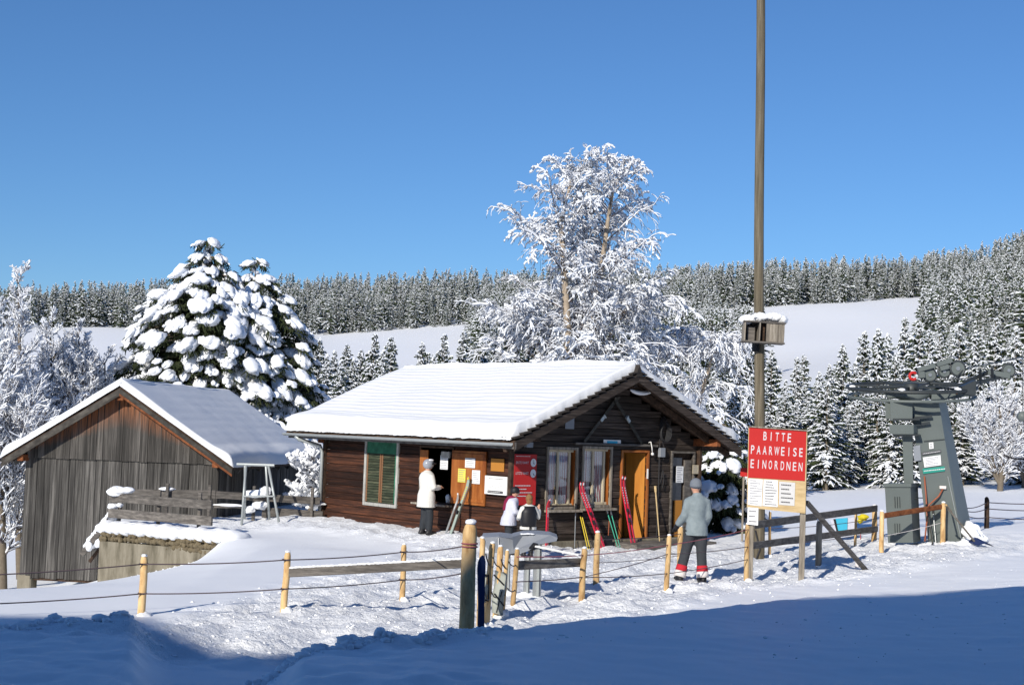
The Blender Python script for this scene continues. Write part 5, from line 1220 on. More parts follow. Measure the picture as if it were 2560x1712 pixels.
# ------------------------------------------------------------------ people
def remesh(o, vox, sm=6):
    m = o.modifiers.new('remesh', 'REMESH'); m.mode = 'VOXEL'; m.voxel_size = vox; m.use_smooth_shade = True
    s = o.modifiers.new('smooth', 'SMOOTH'); s.iterations = sm; s.factor = .5
def person(label, base, H, fwd, pose, c, hatkind='beanie', extra=None):
    s = H / 1.75; f = nrm(A3(fwd[0], fwd[1], 0)); rt = A3(f[1], -f[0], 0); R = np.stack([rt, f, ZU], 1)
    W = lambda p: base + R @ (np.asarray(p, float) * s)
    bend = pose.get('bend', 0.0)
    def up(p):          # lean the upper body forward about the hips
        p = np.asarray(p, float); z = p[2] - .92
        return A3(p[0], p[1] + math.sin(bend) * z, .92 + math.cos(bend) * z) if z > 0 else p
    root = thing('person', label, 'person', base)
    J = dict(sh=.165, el_l=(-.27, -.02, 1.12), wr_l=(-.24, .1, .9), el_r=(.27, -.02, 1.12), wr_r=(.24, .1, .9), kn_l=(-.1, .03, .49), an_l=(-.11, 0, .09), kn_r=(.1, .03, .49), an_r=(.11, 0, .09), head=(0, .03, 1.63))
    J.update({k: v for k, v in pose.items() if k in J})
    def ellr(mb, p, r, n=3, noise=0, seed=0): mb.ell(W(p), np.asarray(r) * s, R, n, noise, seed)
    def tub(mb, pts, rs, n=12): mb.tube([W(p) for p in pts], np.asarray(rs) * s, n)
    def torso(mb, g, z0=.86):
        sl = pose.get('slim', 1.0)
        zs = [z0, .95, 1.08, 1.22, 1.34, 1.43, 1.48]; rx = [.155, .165, .15, .165, .185, .15, .08]; ry = [.11, .115, .1, .112, .12, .095, .065]
        if g > 0: rx[0] += .05; rx[1] += .03; ry[0] += .04; ry[1] += .025
        C = [up((0, 0, z)) for z in zs]
        V = []
        for q, a, b in zip(C, rx, ry):
            for j in range(18): t = 2 * math.pi * j / 18; V.append(W(q + A3((a * sl + g) * math.cos(t), (b + g) * math.sin(t), 0)))
        mb.add(V, [(i * 18 + j, i * 18 + (j + 1) % 18, (i + 1) * 18 + (j + 1) % 18, (i + 1) * 18 + j) for i in range(6) for j in range(18)] + [tuple(range(18))[::-1], tuple(108 + j for j in range(18))])
    def arm(mb, sd, g, to=1.0):
        k = '_l' if sd < 0 else '_r'; a = up((sd * J['sh'], 0, 1.40)); e = up(J['el' + k]); w = up(J['wr' + k])
        w2 = e + (w - e) * to; tub(mb, [a, a + (e - a) * .5, e, e + (w2 - e) * .5, w2], [.062 + g, .055 + g, .047 + g, .043 + g, .036 + g])
    def leg(mb, sd, g, to=1.0):
        k = '_l' if sd < 0 else '_r'; h = A3(sd * .09, 0, .9); kn = np.asarray(J['kn' + k], float); an = np.asarray(J['an' + k], float); an2 = kn + (an - kn) * to
        tub(mb, [h, h + (kn - h) * .5, kn, kn + (an2 - kn) * .45, an2], [.095 + g * .3, .082 + g * .7, .062 + g, .06 + g, .05 + g])
    hd = up(J['head'])
    b = MB(); torso(b, 0); ellr(b, hd, (.076, .095, .115)); tub(b, [up((0, 0, 1.42)), hd - A3(0, .01, .06)], [.062, .055])
    ellr(b, hd + A3(0, .095, -.02), (.016, .022, .022), 1); ellr(b, hd + A3(0, .085, -.065), (.025, .012, .012), 1)
    for sd in (-1, 1):
        ellr(b, hd + A3(sd * .076, -.005, -.01), (.014, .022, .032), 1)
        arm(b, sd, 0); leg(b, sd, 0)
        k = '_l' if sd < 0 else '_r'; e = up(J['el' + k]); w = up(J['wr' + k]); d = nrm(w - e); _, sv_, uv_ = frame(d)
        ellr(b, w + d * .045, (.032, .034, .045), 2)
        for q in range(4):
            o_ = sv_ * (q - 1.5) * .02; l = (.065, .08, .075, .055)[q]; tub(b, [w + d * .07 + o_, w + d * (.07 + l * .6) + o_ - uv_ * .008, w + d * (.07 + l) + o_ - uv_ * .03], [.010, .0095, .008], 6)
        tub(b, [w + d * .02 - sv_ * sd * .03, w + d * .06 - sv_ * sd * .055, w + d * .09 - sv_ * sd * .055], [.012, .011, .009], 6)
        an = np.asarray(J['an' + k], float); ellr(b, an + A3(0, .06, -.04), (.045, .12, .045), 2)
    body = b.build('body', 'skin', root); remesh(body, .011 * s + .002, 4)
    eyes = MB()
    for sd in (-1, 1): eyes.ell(W(hd + A3(sd * .032, .088, .015)), np.array((.011, .008, .009)) * s, R, 1)
    eyes.build('eyes', 'ink', body)
    j = MB(); torso(j, pose.get('puff', .04), pose.get('hem', .78)); arm(j, -1, .028, .97); arm(j, 1, .028, .97); tub(j, [up((0, 0, 1.43)), up((0, .01, 1.52))], [.085, .08])
    for sd in (-1, 1): ellr(j, up((sd * (J['sh'] - .03), 0, 1.39)), (.085, .1, .07), 2)
    jo = j.build('jacket', c['jacket'], root); remesh(jo, .02, 5)
    h = MB()
    zs = pose.get('hem', .78); h.sect([0, .05], [(.205 * pose.get('slim', 1) + pose.get('puff', .04)) * s] * 2, [(.15 + pose.get('puff', .04)) * s] * 2, n=18, R=R, o=W((0, 0, zs))); h.build('hem', c.get('hem', c['jacket']), jo)
    t = MB(); leg(t, -1, .028, .93); leg(t, 1, .028, .93); t.ell(W((0, 0, .87)), np.array((.15, .12, .1)) * s, R, 3); to = t.build('trousers', c['trousers'], root); remesh(to, .02, 5)
    for sd in (-1, 1):
        k = '_l' if sd < 0 else '_r'; an = np.asarray(J['an' + k], float); kn = np.asarray(J['kn' + k], float); d = nrm(kn - an)
        bo = MB(); tub(bo, [an + d * .14, an, an + A3(0, .0, -.05)], [.075, .07, .07]); ellr(bo, an + A3(0, .075, -.045), (.058, .15, .05), 2); ellr(bo, an + A3(0, -.03, -.04), (.058, .07, .055), 2)
        x = bo.build('boot', c.get('boots', 'black'), root); remesh(x, .016, 3)
        if c.get('cuff'):
            cf = MB(); tub(cf, [an + d * .2, an + d * .1], [.092, .1]); cf.build('cuff', 'cuff_red', x, smooth=True); cf = MB(); tub(cf, [an + d * .1, an + d * .0], [.1, .108]); cf.build('cuff_edge', 'cuff_white', x, smooth=True)
        if c.get('gloves'):
            e = up(J['el' + k]); w = up(J['wr' + k]); d = nrm(w - e); _, sv_, uv_ = frame(d); gl = MB()
            tub(gl, [w - d * .05, w + d * .02], [.05, .046]); ellr(gl, w + d * .05, (.042, .046, .055), 2)
            for q in range(4): o_ = sv_ * (q - 1.5) * .026; l = (.065, .08, .075, .055)[q]; tub(gl, [w + d * .06 + o_, w + d * (.07 + l * .6) + o_ * 1.2 - uv_ * .01, w + d * (.07 + l) + o_ * 1.25 - uv_ * .04], [.016, .015, .012], 6)
            tub(gl, [w + d * .01 - sv_ * sd * .03, w + d * .06 - sv_ * sd * .07, w + d * .1 - sv_ * sd * .07], [.018, .017, .013], 6); x = gl.build('glove', 'black', root); remesh(x, .01, 2)
    ht = MB()
    if hatkind == 'beanie':
        ht.ell(W(hd + A3(0, -.012, .045)), np.array((.1, .118, .105)) * s, R, 3); x = ht.build('hat', c['hat'], root, smooth=True); r_ = MB(); r_.sect([-.03 * s, .03 * s], [.102 * s, .101 * s], [.12 * s, .12 * s], n=24, R=R, o=W(hd + A3(0, -.012, .02))); r_.build('hat_band', c['hat'], x, smooth=True)
    elif hatkind == 'helmet':
        ht.ell(W(hd + A3(0, -.01, .035)), np.array((.115, .135, .125)) * s, R, 3); x = ht.build('helmet', c['hat'], root, smooth=True); g = MB(); g.tube([W(hd + A3(.1 * math.cos(t), .06 + .09 * math.sin(t), .05)) for t in np.linspace(-.4, math.pi + .4, 12)], .03 * s, 8, flat=1); g.build('goggles', 'black', x, smooth=True)
        g = MB(); g.ell(W(hd + A3(.03, .03, .13)), np.array((.07, .08, .03)) * s, R, 2); g.build('helmet_top', 'ski_white', x, smooth=True)
    else:
        ht.ell(W(hd + A3(0, -.03, .03)), np.array((.1, .11, .125)) * s, R, 3, .15, 4); ht.ell(W(hd + A3(0, -.075, -.07)), np.array((.09, .06, .12)) * s, R, 3, .2, 5); ht.build('hair', 'hair', root, smooth=True)
    if extra: extra(root, W, up, hd, s, R)
    return root
pa = onground(1062, 1337)
person('person in a long white jacket and grey helmet standing at the ticket counter', pa, 1.56, (.8, .55), dict(el_r=(.29, .02, 1.12), wr_r=(.2, .24, 1.13), el_l=(-.27, .04, 1.13), wr_l=(-.14, .25, 1.1), kn_l=(-.08, .02, .49), an_l=(-.09, -.03, .09), kn_r=(.1, .06, .49), an_r=(.1, .05, .09), hem=.66, puff=.055), dict(jacket='jacket_white', trousers='trouser_dark', hat='helmet', boots='black'), 'helmet')
def pbx(px, py, D): p = onD(px, py, D); p[2] = gz(p[0], p[1]); return p
def scarf(root, W, up, hd, s, R):
    m = MB(); m.tube([W(up((.0, -.1, 1.5))), W(up((.02, -.15, 1.38))), W(up((.03, -.16, 1.15)))], np.array((.09, .11, .08)) * s, 10, flat=.6); m.ell(W(up((0, -.03, 1.49))), np.array((.12, .12, .06)) * s, R, 2); x = m.build('hood', 'burgundy', root); remesh(x, .02, 4)
person('child in a pale lilac jacket with burgundy hood and black hat near the hut corner', pbx(1268, 1384, 26.9), 1.3, (.96, .1), dict(el_r=(.24, .1, 1.13), wr_r=(.16, .34, 1.08), el_l=(-.24, .1, 1.13), wr_l=(-.16, .34, 1.1), bend=.18, puff=.06), dict(jacket='jacket_lilac', trousers='trouser_dark', hat='black', boots='black'), 'beanie', scarf)
def vest(root, W, up, hd, s, R):
    m = MB(); zs = [.76, 1.0, 1.25, 1.44]; m.sect([z * s for z in zs], [.235 * s, .24 * s, .25 * s, .19 * s], [.19 * s, .19 * s, .19 * s, .15 * s], n=18, R=R, o=W((0, 0, 0))); x = m.build('vest', 'black', root, smooth=True)
person('child with brown hair in a dark vest over white sleeves near the hut corner', pbx(1318, 1384, 26.6), 1.16, (-.35, .9), dict(el_r=(.34, .05, 1.1), wr_r=(.36, .1, 1.36), el_l=(-.27, .05, 1.12), wr_l=(-.2, .28, 1.05), puff=.04), dict(jacket='jacket_white', trousers='trouser_dark', hat='black', boots='black'), 'hair', vest)
pd = onground(1738, 1455)
person('person in a light blue jacket, grey beanie and red and white gaiters by the rope', pd, 1.72, (-.25, .95), dict(sh=.145, el_l=(-.205, .04, 1.13), wr_l=(-.27, .2, .95), el_r=(.2, -.02, 1.12), wr_r=(.17, .12, .93), kn_l=(-.16, .08, .5), an_l=(-.27, .05, .09), kn_r=(.09, -.02, .5), an_r=(.1, -.08, .09), hem=.8, puff=.02, slim=.88, head=(-.02, .05, 1.62)), dict(jacket='jacket_blue', trousers='trouser_grey', hat='hat_grey', boots='black', cuff=True, gloves=True), 'beanie')

# ------------------------------------------------------------------ trees
def spruce_parts(seed, H=10.0, nb_=230, fine=True, s_lo=.55, s_hi=1.0):
    """needles and snow of one snowy spruce: limbs at uneven heights, hanging fronds below, snow pads above"""
    r = np.random.RandomState(seed); GV, SV = [], []
    Rm = H * r.uniform(.15, .2); lop = r.uniform(0, 6.28)
    for w in range(nb_):
        t = ((w + r.rand()) / nb_) ** .9; t = min(t, .985)
        z = H * (.04 + .95 * t); a = r.uniform(0, 6.28)
        Rl = Rm * ((1 - t) ** .8 + .02) * (1 + .18 * math.cos(a - lop) + .15 * math.sin(t * 23 + seed))
        L = Rl * r.uniform(.5, 1.2)
        d = A3(math.cos(a), math.sin(a), 0); sd = A3(-d[1], d[0], 0); droop = r.uniform(.1, .85) * (1.1 - t); lift = r.uniform(.0, .25) + .35 * t
        st = 5 if fine else 2; prev = A3(0, 0, z); sp = r.uniform(s_lo, s_hi)
        for i in range(1, st + 1):
            q = i / st; c = A3(0, 0, z) + d * L * q + sd * r.normal(0, .03) * L + ZU * (lift * L * q - droop * L * q * q)
            wd = (.16 + .14 * r.rand()) * L * (1.05 - .8 * q) + .05
            hang = (.10 + .30 * r.rand()) * (.45 + .12 * L)
            for sg_ in (-1, 1):
                tip = c + sd * sg_ * wd * r.uniform(.7, 1.5) + d * wd * r.uniform(.3, 1.1) - ZU * hang * r.uniform(.4, 1.2)
                GV.append((prev, c, tip, (prev + tip) / 2 - ZU * hang * r.uniform(.2, 1)))
                if r.rand() < sp:
                    o = ZU * (.03 + .03 * r.rand()); m_ = r.uniform(.6, 1.05); tp_ = c + (tip - c) * m_ + o; pv, cc = prev + o * 1.6 + (c - prev) * r.uniform(0, .4), c + o * 1.8
                    SV.append((pv, cc, tp_, pv + (tp_ - pv) * .5 + sd * sg_ * .03)); e = ZU * -(.04 + .08 * r.rand())
                    SV.append((tp_, cc, cc + e, tp_ + e))
            if r.rand() < .75: GV.append((prev, c, c - ZU * hang + d * .05, prev - ZU * hang * r.uniform(.4, 1)))
            prev = c
    def mk(Q): V = np.array(Q).reshape(-1, 3); return V, np.arange(len(V)).reshape(-1, 4)
    return mk(GV), mk(SV)
SPR = []
for sd_ in range(5):
    (gv, gf), (sv2, sf) = spruce_parts(100 + sd_)
    tm = MB(); tm.tube([(0, 0, -.6), (0, 0, 3), (.03, 0, 9.6)], [.17, .13, .02], 8)
    SPR.append((quick_mesh('crown', gv, gf, 'needle'), quick_mesh('snow', sv2, sf, 'snow_tree'), tm.mesh('trunk', 'bark', np.zeros(3))))
rt = np.random.RandomState(21)
def tree_base(px, D): x = (px - CX) / F * D; return x
def ground_any(x, y):
    z = float(base_z(x, y)) - 6 * float(smooth(110, 200, math.hypot(x, y))) - 1.5 * float(smooth(45, 90, -x))
    D = y; px = CX + F * x / y
    return max(z, float(hill_z(px, D))) if D > 112 else z
ntree = [0]
def add_spruce(px, py, D, label, group=None, fat=1.0):
    p = onD(px, py, D); x, y = p[0], p[1]; zb = ground_any(x, y); H = p[2] - zb
    cr, sn_, tk = SPR[ntree[0] % 5]; ntree[0] += 1
    root = thing('spruce_tree', label, 'spruce', (x, y, zb), group); root.rotation_euler = (0, 0, rt.uniform(0, 6.28)); s = H / 10.0; root.scale = (s * fat, s * fat, s)
    for nm, me in (('trunk', tk), ('crown', cr), ('snow', sn_)):
        o = bpy.data.objects.new(nm, me); COL.objects.link(o); o.parent = root
    return root
ORD = 'first second third fourth fifth sixth seventh eighth ninth tenth eleventh twelfth thirteenth fourteenth fifteenth sixteenth seventeenth eighteenth nineteenth twentieth'.split()
def stand(spots, phrase, group, fat):
    for k, (px, py, D) in enumerate(sorted(spots)): add_spruce(px, py, D, '%s, %s top from the left' % (phrase, ORD[k]), group, fat)
stand(((800, 838, 96), (838, 872, 90), (868, 856, 98), (938, 828, 84), (980, 836, 88), (905, 870, 92), (770, 880, 86), (820, 880, 82), (855, 895, 80), (745, 860, 90), (960, 870, 80), (885, 890, 84)), 'snowy spruce between the big pine and the hut roof', 'spruces behind the hut roof', 1.25)
stand(((1058, 850, 90), (1112, 830, 86), (1160, 822, 92), (1210, 842, 95), (1085, 880, 82), (1255, 850, 90)), 'snowy spruce behind the left side of the birch', 'spruces behind the birch', 1.25)
stand(((1851, 862, 88), (1930, 868, 86), (1993, 888, 92), (2010, 882, 96), (2048, 925, 84), (2074, 906, 90), (2109, 856, 94), (1790, 905, 84), (1880, 930, 72), (1965, 945, 74), (1900, 900, 80)), 'snowy spruce behind the tall pole and red sign', 'spruces behind the tall pole', 1.2)
stand(((2162, 822, 96), (2196, 816, 88), (2220, 828, 100), (2262, 788, 112), (2300, 800, 104), (2140, 900, 76), (2240, 880, 82), (2350, 830, 92), (2400, 800, 96), (2325, 880, 78), (2290, 930, 70), (2440, 820, 88), (2490, 790, 94), (2540, 810, 86), (2590, 780, 92), (2380, 900, 74), (2450, 900, 72)), 'snowy spruce in the tall stand behind the lift station', 'spruces behind the lift station', 1.2)
for k in range(34):
    px = 1800 + 820 * (k + rt.uniform(-.3, .3)) / 34; add_spruce(px, rt.uniform(945, 1040), rt.uniform(55, 68), 'young snowy spruce in the dense row along the edge of the snowfield', 'young spruces along the snowfield edge', rt.uniform(1.3, 1.7))
add_spruce(2195, 960, 62, 'large spruce with drooping snowy limbs left of the lift tower', None, 1.35)
add_spruce(2065, 1010, 60, 'young snowy spruce right behind the board fence', None, 1.35)
add_spruce(1975, 1000, 62, 'young snowy spruce just right of the red sign', None, 1.3)
add_spruce(2120, 1040, 58, 'small snowy spruce beside the large drooping spruce', None, 1.4)
add_spruce(1835, 960, 56, 'frosty spruce left of the tall pole', None, 1.2)
G3 = 'spruces on the right hillside'
for k in range(95):
    u = rt.rand(); px = rt.uniform(2290, 2680) if k < 80 else rt.uniform(2180, 2320); D = 125 + 260 * rt.rand() ** 1.2
    x = (px - CX) / F * D; zb = ground_any(x, D); H = rt.uniform(9, 15)
    cr, sn_, tk = SPR[ntree[0] % 5]; ntree[0] += 1
    root = thing('spruce_tree', 'snow dusted spruce in the wood climbing the right hillside', 'spruce', (x, D, zb), G3); root.rotation_euler = (0, 0, rt.uniform(0, 6.28)); s = H / 10.0; root.scale = (s * 1.05, s * 1.05, s)
    for nm, me in (('trunk', tk), ('crown', cr), ('snow', sn_)):
        o = bpy.data.objects.new(nm, me); COL.objects.link(o); o.parent = root

# far forest: one mass of instanced spruces along the skyline and the right hillside
LOD = []
for sd_ in range(4):
    (gv, gf), (sv2, sf) = spruce_parts(300 + sd_, 10.0, 110, False, .3, .88)
    me = quick_mesh('far_spruce', np.concatenate([gv, sv2]), np.concatenate([gf, sf + len(gv)]), 'needle'); me.materials.append(M['snow_tree'])
    me.polygons.foreach_set('material_index', np.r_[np.zeros(len(gf), np.int32), np.ones(len(sf), np.int32)])
    LOD.append(bpy.data.objects.new('far_spruce', me))
def far_batch(n, p0, p1, d0, d1): return rt.uniform(p0, p1, n), d0 + (d1 - d0) * rt.rand(n)
pxa, Da = far_batch(5200, -500, 2420, 800, 1090)
k = (Da >= 806 + 22 * fbm(pxa * .012, np.full(len(pxa), 3.3), 3)) & ~((vnoise(pxa * .03, Da * .03) < .16) & (Da < 900))
pxb, Db = far_batch(1700, 2300, 3000, 380, 940); kb = pxb >= 2312 + 10 * np.sin(Db * .02)
pxc, Dc = far_batch(2300, 1150, 2000, 440, 820)        # the wood between the two clearings
kc = (pxc > 1185 + 20 * np.sin(Dc * .05)) & (pxc < 1765 + np.maximum(0, 800 - Dc) * .45 + 25 * fbm(Dc * .02, np.full(len(Dc), 1.7), 2))
fpx = np.concatenate([pxa[k], pxb[kb], pxc[kc]]); fD = np.concatenate([Da[k], Db[kb], Dc[kc]]); nf = len(fpx)
fh = 1.15 + 1.75 * rt.rand(nf) ** 1.4 + .5 * fbm(fpx * .02, fD * .02, 2)
pts = np.stack([(fpx - CX) / F * fD, fD, hill_z(fpx, fD) - .5], 1).tolist()
scl = np.stack([fh * rt.uniform(.7, 1.35, nf), fh * rt.uniform(.7, 1.35, nf), fh], 1); rot = np.stack([rt.normal(0, .025, nf), rt.normal(0, .025, nf), rt.uniform(0, 6.28, nf)], 1)
pm = bpy.data.meshes.new('far_forest'); pm.from_pydata(pts, [], [])
for nm, dat in (('scl', scl), ('rot', rot)):
    a = pm.attributes.new(nm, 'FLOAT_VECTOR', 'POINT'); a.data.foreach_set('vector', np.array(dat, np.float32).ravel())
ff = put('far_forest', pm, label='distant snow dusted conifer forest along the skyline', kind='stuff')
ng = bpy.data.node_groups.new('far_forest', 'GeometryNodeTree')
ng.interface.new_socket('Geometry', in_out='INPUT', socket_type='NodeSocketGeometry'); ng.interface.new_socket('Geometry', in_out='OUTPUT', socket_type='NodeSocketGeometry')
gi = ng.nodes.new('NodeGroupInput'); go = ng.nodes.new('NodeGroupOutput'); iop = ng.nodes.new('GeometryNodeInstanceOnPoints'); jn = ng.nodes.new('GeometryNodeJoinGeometry')
for ob in LOD:
    oi = ng.nodes.new('GeometryNodeObjectInfo'); oi.inputs['Object'].default_value = ob; oi.inputs['As Instance'].default_value = True; ng.links.new(oi.outputs['Geometry'], jn.inputs[0])
for nm, sock in (('scl', 'Scale'), ('rot', 'Rotation')):
    na = ng.nodes.new('GeometryNodeInputNamedAttribute'); na.data_type = 'FLOAT_VECTOR'; na.inputs['Name'].default_value = nm
    ng.links.new(na.outputs['Attribute'], iop.inputs[sock])
iop.inputs['Pick Instance'].default_value = True
ng.links.new(gi.outputs[0], iop.inputs['Points']); ng.links.new(jn.outputs[0], iop.inputs['Instance']); ng.links.new(iop.outputs[0], go.inputs[0])
md_ = ff.modifiers.new('forest', 'NODES'); md_.node_group = ng

# bare trees with snow on every twig
def grow_tree(seed, stems, lv, snow=1.0):
    """stems: list of (polyline points, r0, r1); lv: per level dicts"""
    r = np.random.RandomState(seed); S = []          # p0,p1,r0,r1,level,clump
    R_ = random.Random(seed); ga = R_.gauss; un = R_.uniform; rd = R_.random
    def branch(px, py, pz, dx, dy, dz, L, rad, l, clump):
        c = lv[l]; n = c['seg']; step = L / n; pr = rad; j = c['jit']; last = l + 1 >= len(lv)
        for i in range(n):
            dx += ga(0, j); dy += ga(0, j); dz += ga(0, j) + c['up'] - c['droop'] * (i + 1) / n
            m = 1 / math.sqrt(dx * dx + dy * dy + dz * dz + 1e-9); dx *= m; dy *= m; dz *= m
            ex, ey, ez = px + dx * step, py + dy * step, pz + dz * step
            rr = max(c['rmin'], rad * (1 - .75 * (i + 1) / n)); S.append(((px, py, pz), (ex, ey, ez), pr, rr, l, clump)); pr = rr
            if not last:
                lam = c['kids'] / n * (.5 if i == 0 else 1.1); nc = int(lam) + (rd() < lam - int(lam)); 
                for k in range(nc):
                    ax, ay, az = ga(0, 1), ga(0, 1), ga(0, 1); qx, qy, qz = dy * az - dz * ay, dz * ax - dx * az, dx * ay - dy * ax; m = 1 / math.sqrt(qx * qx + qy * qy + qz * qz + 1e-9)
                    an = c['ang'] * un(.7, 1.25); ca, sa = math.cos(an), math.sin(an) * m; f = rd()
                    branch(px + (ex - px) * f, py + (ey - py) * f, pz + (ez - pz) * f, dx * ca + qx * sa, dy * ca + qy * sa, dz * ca + qz * sa, L * c['ratio'] * un(.6, 1.25) * (1 - .35 * i / n), rr * .6, l + 1, clump if l > 0 else rd())
            px, py, pz = ex, ey, ez
    for pl, r0, r1 in stems:
        pl = np.asarray(pl, float); n = len(pl); rs = np.linspace(r0, r1, n)
        for i in range(n - 1): S.append((pl[i], pl[i + 1], rs[i], rs[i + 1], -1, 0))
        c = lv[0]; tot = c['count']
        for k in range(tot):
            t = c['t0'] + (1 - c['t0']) * (k + r.rand()) / tot; f_ = t * (n - 1); i = min(int(f_), n - 2); p = pl[i] + (pl[i + 1] - pl[i]) * (f_ - i); sd = pl[i + 1] - pl[i]
            a = k * 2.4 + r.uniform(-.5, .5); out = A3(math.cos(a), math.sin(a), 0); an = c['ang0'] * r.uniform(.8, 1.2)
            d = nrm(sd) * math.cos(an) + out * math.sin(an)
            branch(*p, *d, c['len'] * (1 - c['tap'] * t) * r.uniform(.7, 1.2), max(.011, rs[i] * .32), 0, r.rand())
    return S
def tree_object(name, label, cat, base, S, bark, twig='twig', snow_w=.02, clumpy=.0, group=None, seed=0, hmin=.25):
    root = thing(name, label, cat, base, group); r = np.random.RandomState(seed)
    arr = lambda L, i: np.array([x[i] for x in L])
    T0 = [s for s in S if s[4] < 0]; T1 = [s for s in S if s[4] >= 0]
    for nm, L, n, m in (('trunk', T0, 8, bark), ('crown', T1, 3, twig)):
        v, f = seg_mesh(arr(L, 0) - base, arr(L, 1) - base, arr(L, 2), arr(L, 3), n); put(nm, quick_mesh(nm, v, f, m, n > 4), root)
    p0, p1, ra, rb, lv_, cl = (arr(T1, i) for i in range(6)); d = p1 - p0; L = np.linalg.norm(d, axis=1); hz = np.sqrt(np.clip(1 - (d[:, 2] / np.maximum(L, 1e-6)) ** 2, 0, 1))
    amt = snow_w * (.35 + .9 * hz) * (.6 + .8 * r.rand(len(L))) * (1 + clumpy * (cl > .72) * 1.6 - clumpy * .35 * (cl < .35))
    amt = np.where(lv_ == 0, amt * 1.25, amt); keep = r.rand(len(L)) < (.45 + .5 * hz)
    off = np.zeros_like(p0); off[:, 2] = (ra + amt * .55)
    v, f = seg_mesh((p0 + off - base)[keep], (p1 + off - base)[keep], (amt + ra * .5)[keep], (amt * .85 + rb * .5)[keep], 4); put('snow', quick_mesh('snow', v, f, 'snow_tree', True), root)
    return root
def poly(*pp): return [onD(px, py, D) for px, py, D in pp]
# birch behind the hut
bD = 44.0; bbase = onD(1430, 1250, bD); bbase[2] = gz(bbase[0], bbase[1]) - .1
stems = [(np.array([bbase, *poly((1425, 1000, bD), (1418, 800, bD), (1408, 640, bD), (1402, 560, bD - .2), (1418, 490, bD), (1432, 440, bD))]), .16, .025),
         (np.array([bbase + A3(.2, .2, .1), *poly((1462, 1000, bD + .3), (1488, 760, bD + .4), (1508, 640, bD + .4), (1522, 540, bD + .3), (1532, 480, bD), (1545, 445, bD))]), .14, .025),
         (np.array([bbase + A3(0, .4, .1), *poly((1450, 1000, bD + 1), (1452, 780, bD + 1.2), (1455, 650, bD + 1.2), (1462, 560, bD + 1))]), .12, .03)]
for tx_, ty_, dd_ in ((1290, 790, .6), (1590, 740, .5)):
    m1 = onD((tx_ + 1430) / 2 + (tx_ - 1430) * .1, (ty_ + 1010) / 2 - 40, bD + dd_); stems.append((np.array([bbase + A3(0, dd_ * .3, 1.2), m1, onD(tx_, ty_, bD + dd_)]), .07, .02))
lvb = [dict(count=24, t0=.2, ang0=.88, len=3.3, tap=.6, seg=7, jit=.12, up=.11, droop=.34, kids=15, ang=.75, ratio=.36, rmin=.009),
       dict(seg=4, jit=.18, up=.0, droop=.4, kids=7, ang=.7, ratio=.55, rmin=.007), dict(seg=3, jit=.2, up=-.05, droop=.4, kids=0, ang=.6, ratio=.5, rmin=.006)]
S = grow_tree(5, stems, lvb)
tree_object('birch_tree', 'tall frosted birch with two pale stems rising behind the hut roof', 'birch', bbase, S, 'birch_bark', snow_w=.0095, clumpy=1.3, seed=2)
# drooping birch to the right of it
b2 = onD(1690, 1200, 47); b2[2] = gz(b2[0], b2[1]) - .1
st2 = [(np.array([b2, *poly((1660, 1050, 47), (1640, 930, 47), (1650, 850, 47), (1690, 822, 47), (1760, 835, 46.8))]), .1, .02), (np.array([b2 + A3(.3, 0, .1), *poly((1735, 1050, 46.5), (1770, 930, 46.4), (1790, 850, 46.2), (1815, 840, 46))]), .09, .02)]
lv2 = [dict(count=26, t0=.25, ang0=.95, len=2.1, tap=.4, seg=6, jit=.12, up=.05, droop=.6, kids=12, ang=.7, ratio=.45, rmin=.009), dict(seg=4, jit=.16, up=-.05, droop=.4, kids=5, ang=.6, ratio=.55, rmin=.007), dict(seg=2, jit=.2, up=-.1, droop=.3, kids=0, ang=.6, ratio=.5, rmin=.006)]
tree_object('birch_tree', 'lower drooping frosted birch behind the right end of the hut', 'birch', b2, grow_tree(8, st2, lv2), 'birch_bark', snow_w=.011, clumpy=.6, seed=3)
# frosted broadleaf trees at the left edge
lvl = [dict(count=32, t0=.1, ang0=.75, len=2.5, tap=.8, seg=6, jit=.10, up=.14, droop=.08, kids=15, ang=.6, ratio=.45, rmin=.012), dict(seg=4, jit=.16, up=.1, droop=.05, kids=7, ang=.6, ratio=.5, rmin=.007), dict(seg=2, jit=.2, up=.08, droop=0, kids=0, ang=.6, ratio=.5, rmin=.006)]
for i, (pxs, top, D, tx, lab) in enumerate(((12, 760, 38.5, -20, 'frosted bare tree at the left picture edge beside the barn'), (55, 690, 41, 45, 'tallest frosted tree left of the barn roof'), (120, 800, 43, 125, 'bushy frosted tree rising behind the barn roof'), (205, 830, 44, 195, 'frosted shrub-like tree behind the left slope of the barn roof'), (255, 900, 45, 262, 'low frosted tree beside the big snowy pine'))):
    b = onD(pxs, 1400, D); b[2] = gz(b[0], b[1]) - .1; tp_ = onD(tx, top, D)
    mid = b + (tp_ - b) * .5 + A3(rt.uniform(-.2, .2), 0, 0); st = [(np.array([b, b + (mid - b) * .5, mid, mid + (tp_ - mid) * .5 + A3(.1, 0, 0), tp_]), .13, .02)]
    for k in range(2 if i != 1 else 1): st.append((np.array([b + (mid - b) * .4, mid + A3(rt.uniform(-.9, .9), rt.uniform(-.5, .5), .2), tp_ + A3(rt.uniform(-1.3, 1.3), 0, -rt.uniform(.3, 1.5))]), .07, .018))
    tree_object('frosted_tree', lab, 'tree', b, grow_tree(30 + i, st, lvl), 'bark', snow_w=.012, clumpy=.4, group='frosted trees left of the barn', seed=i)
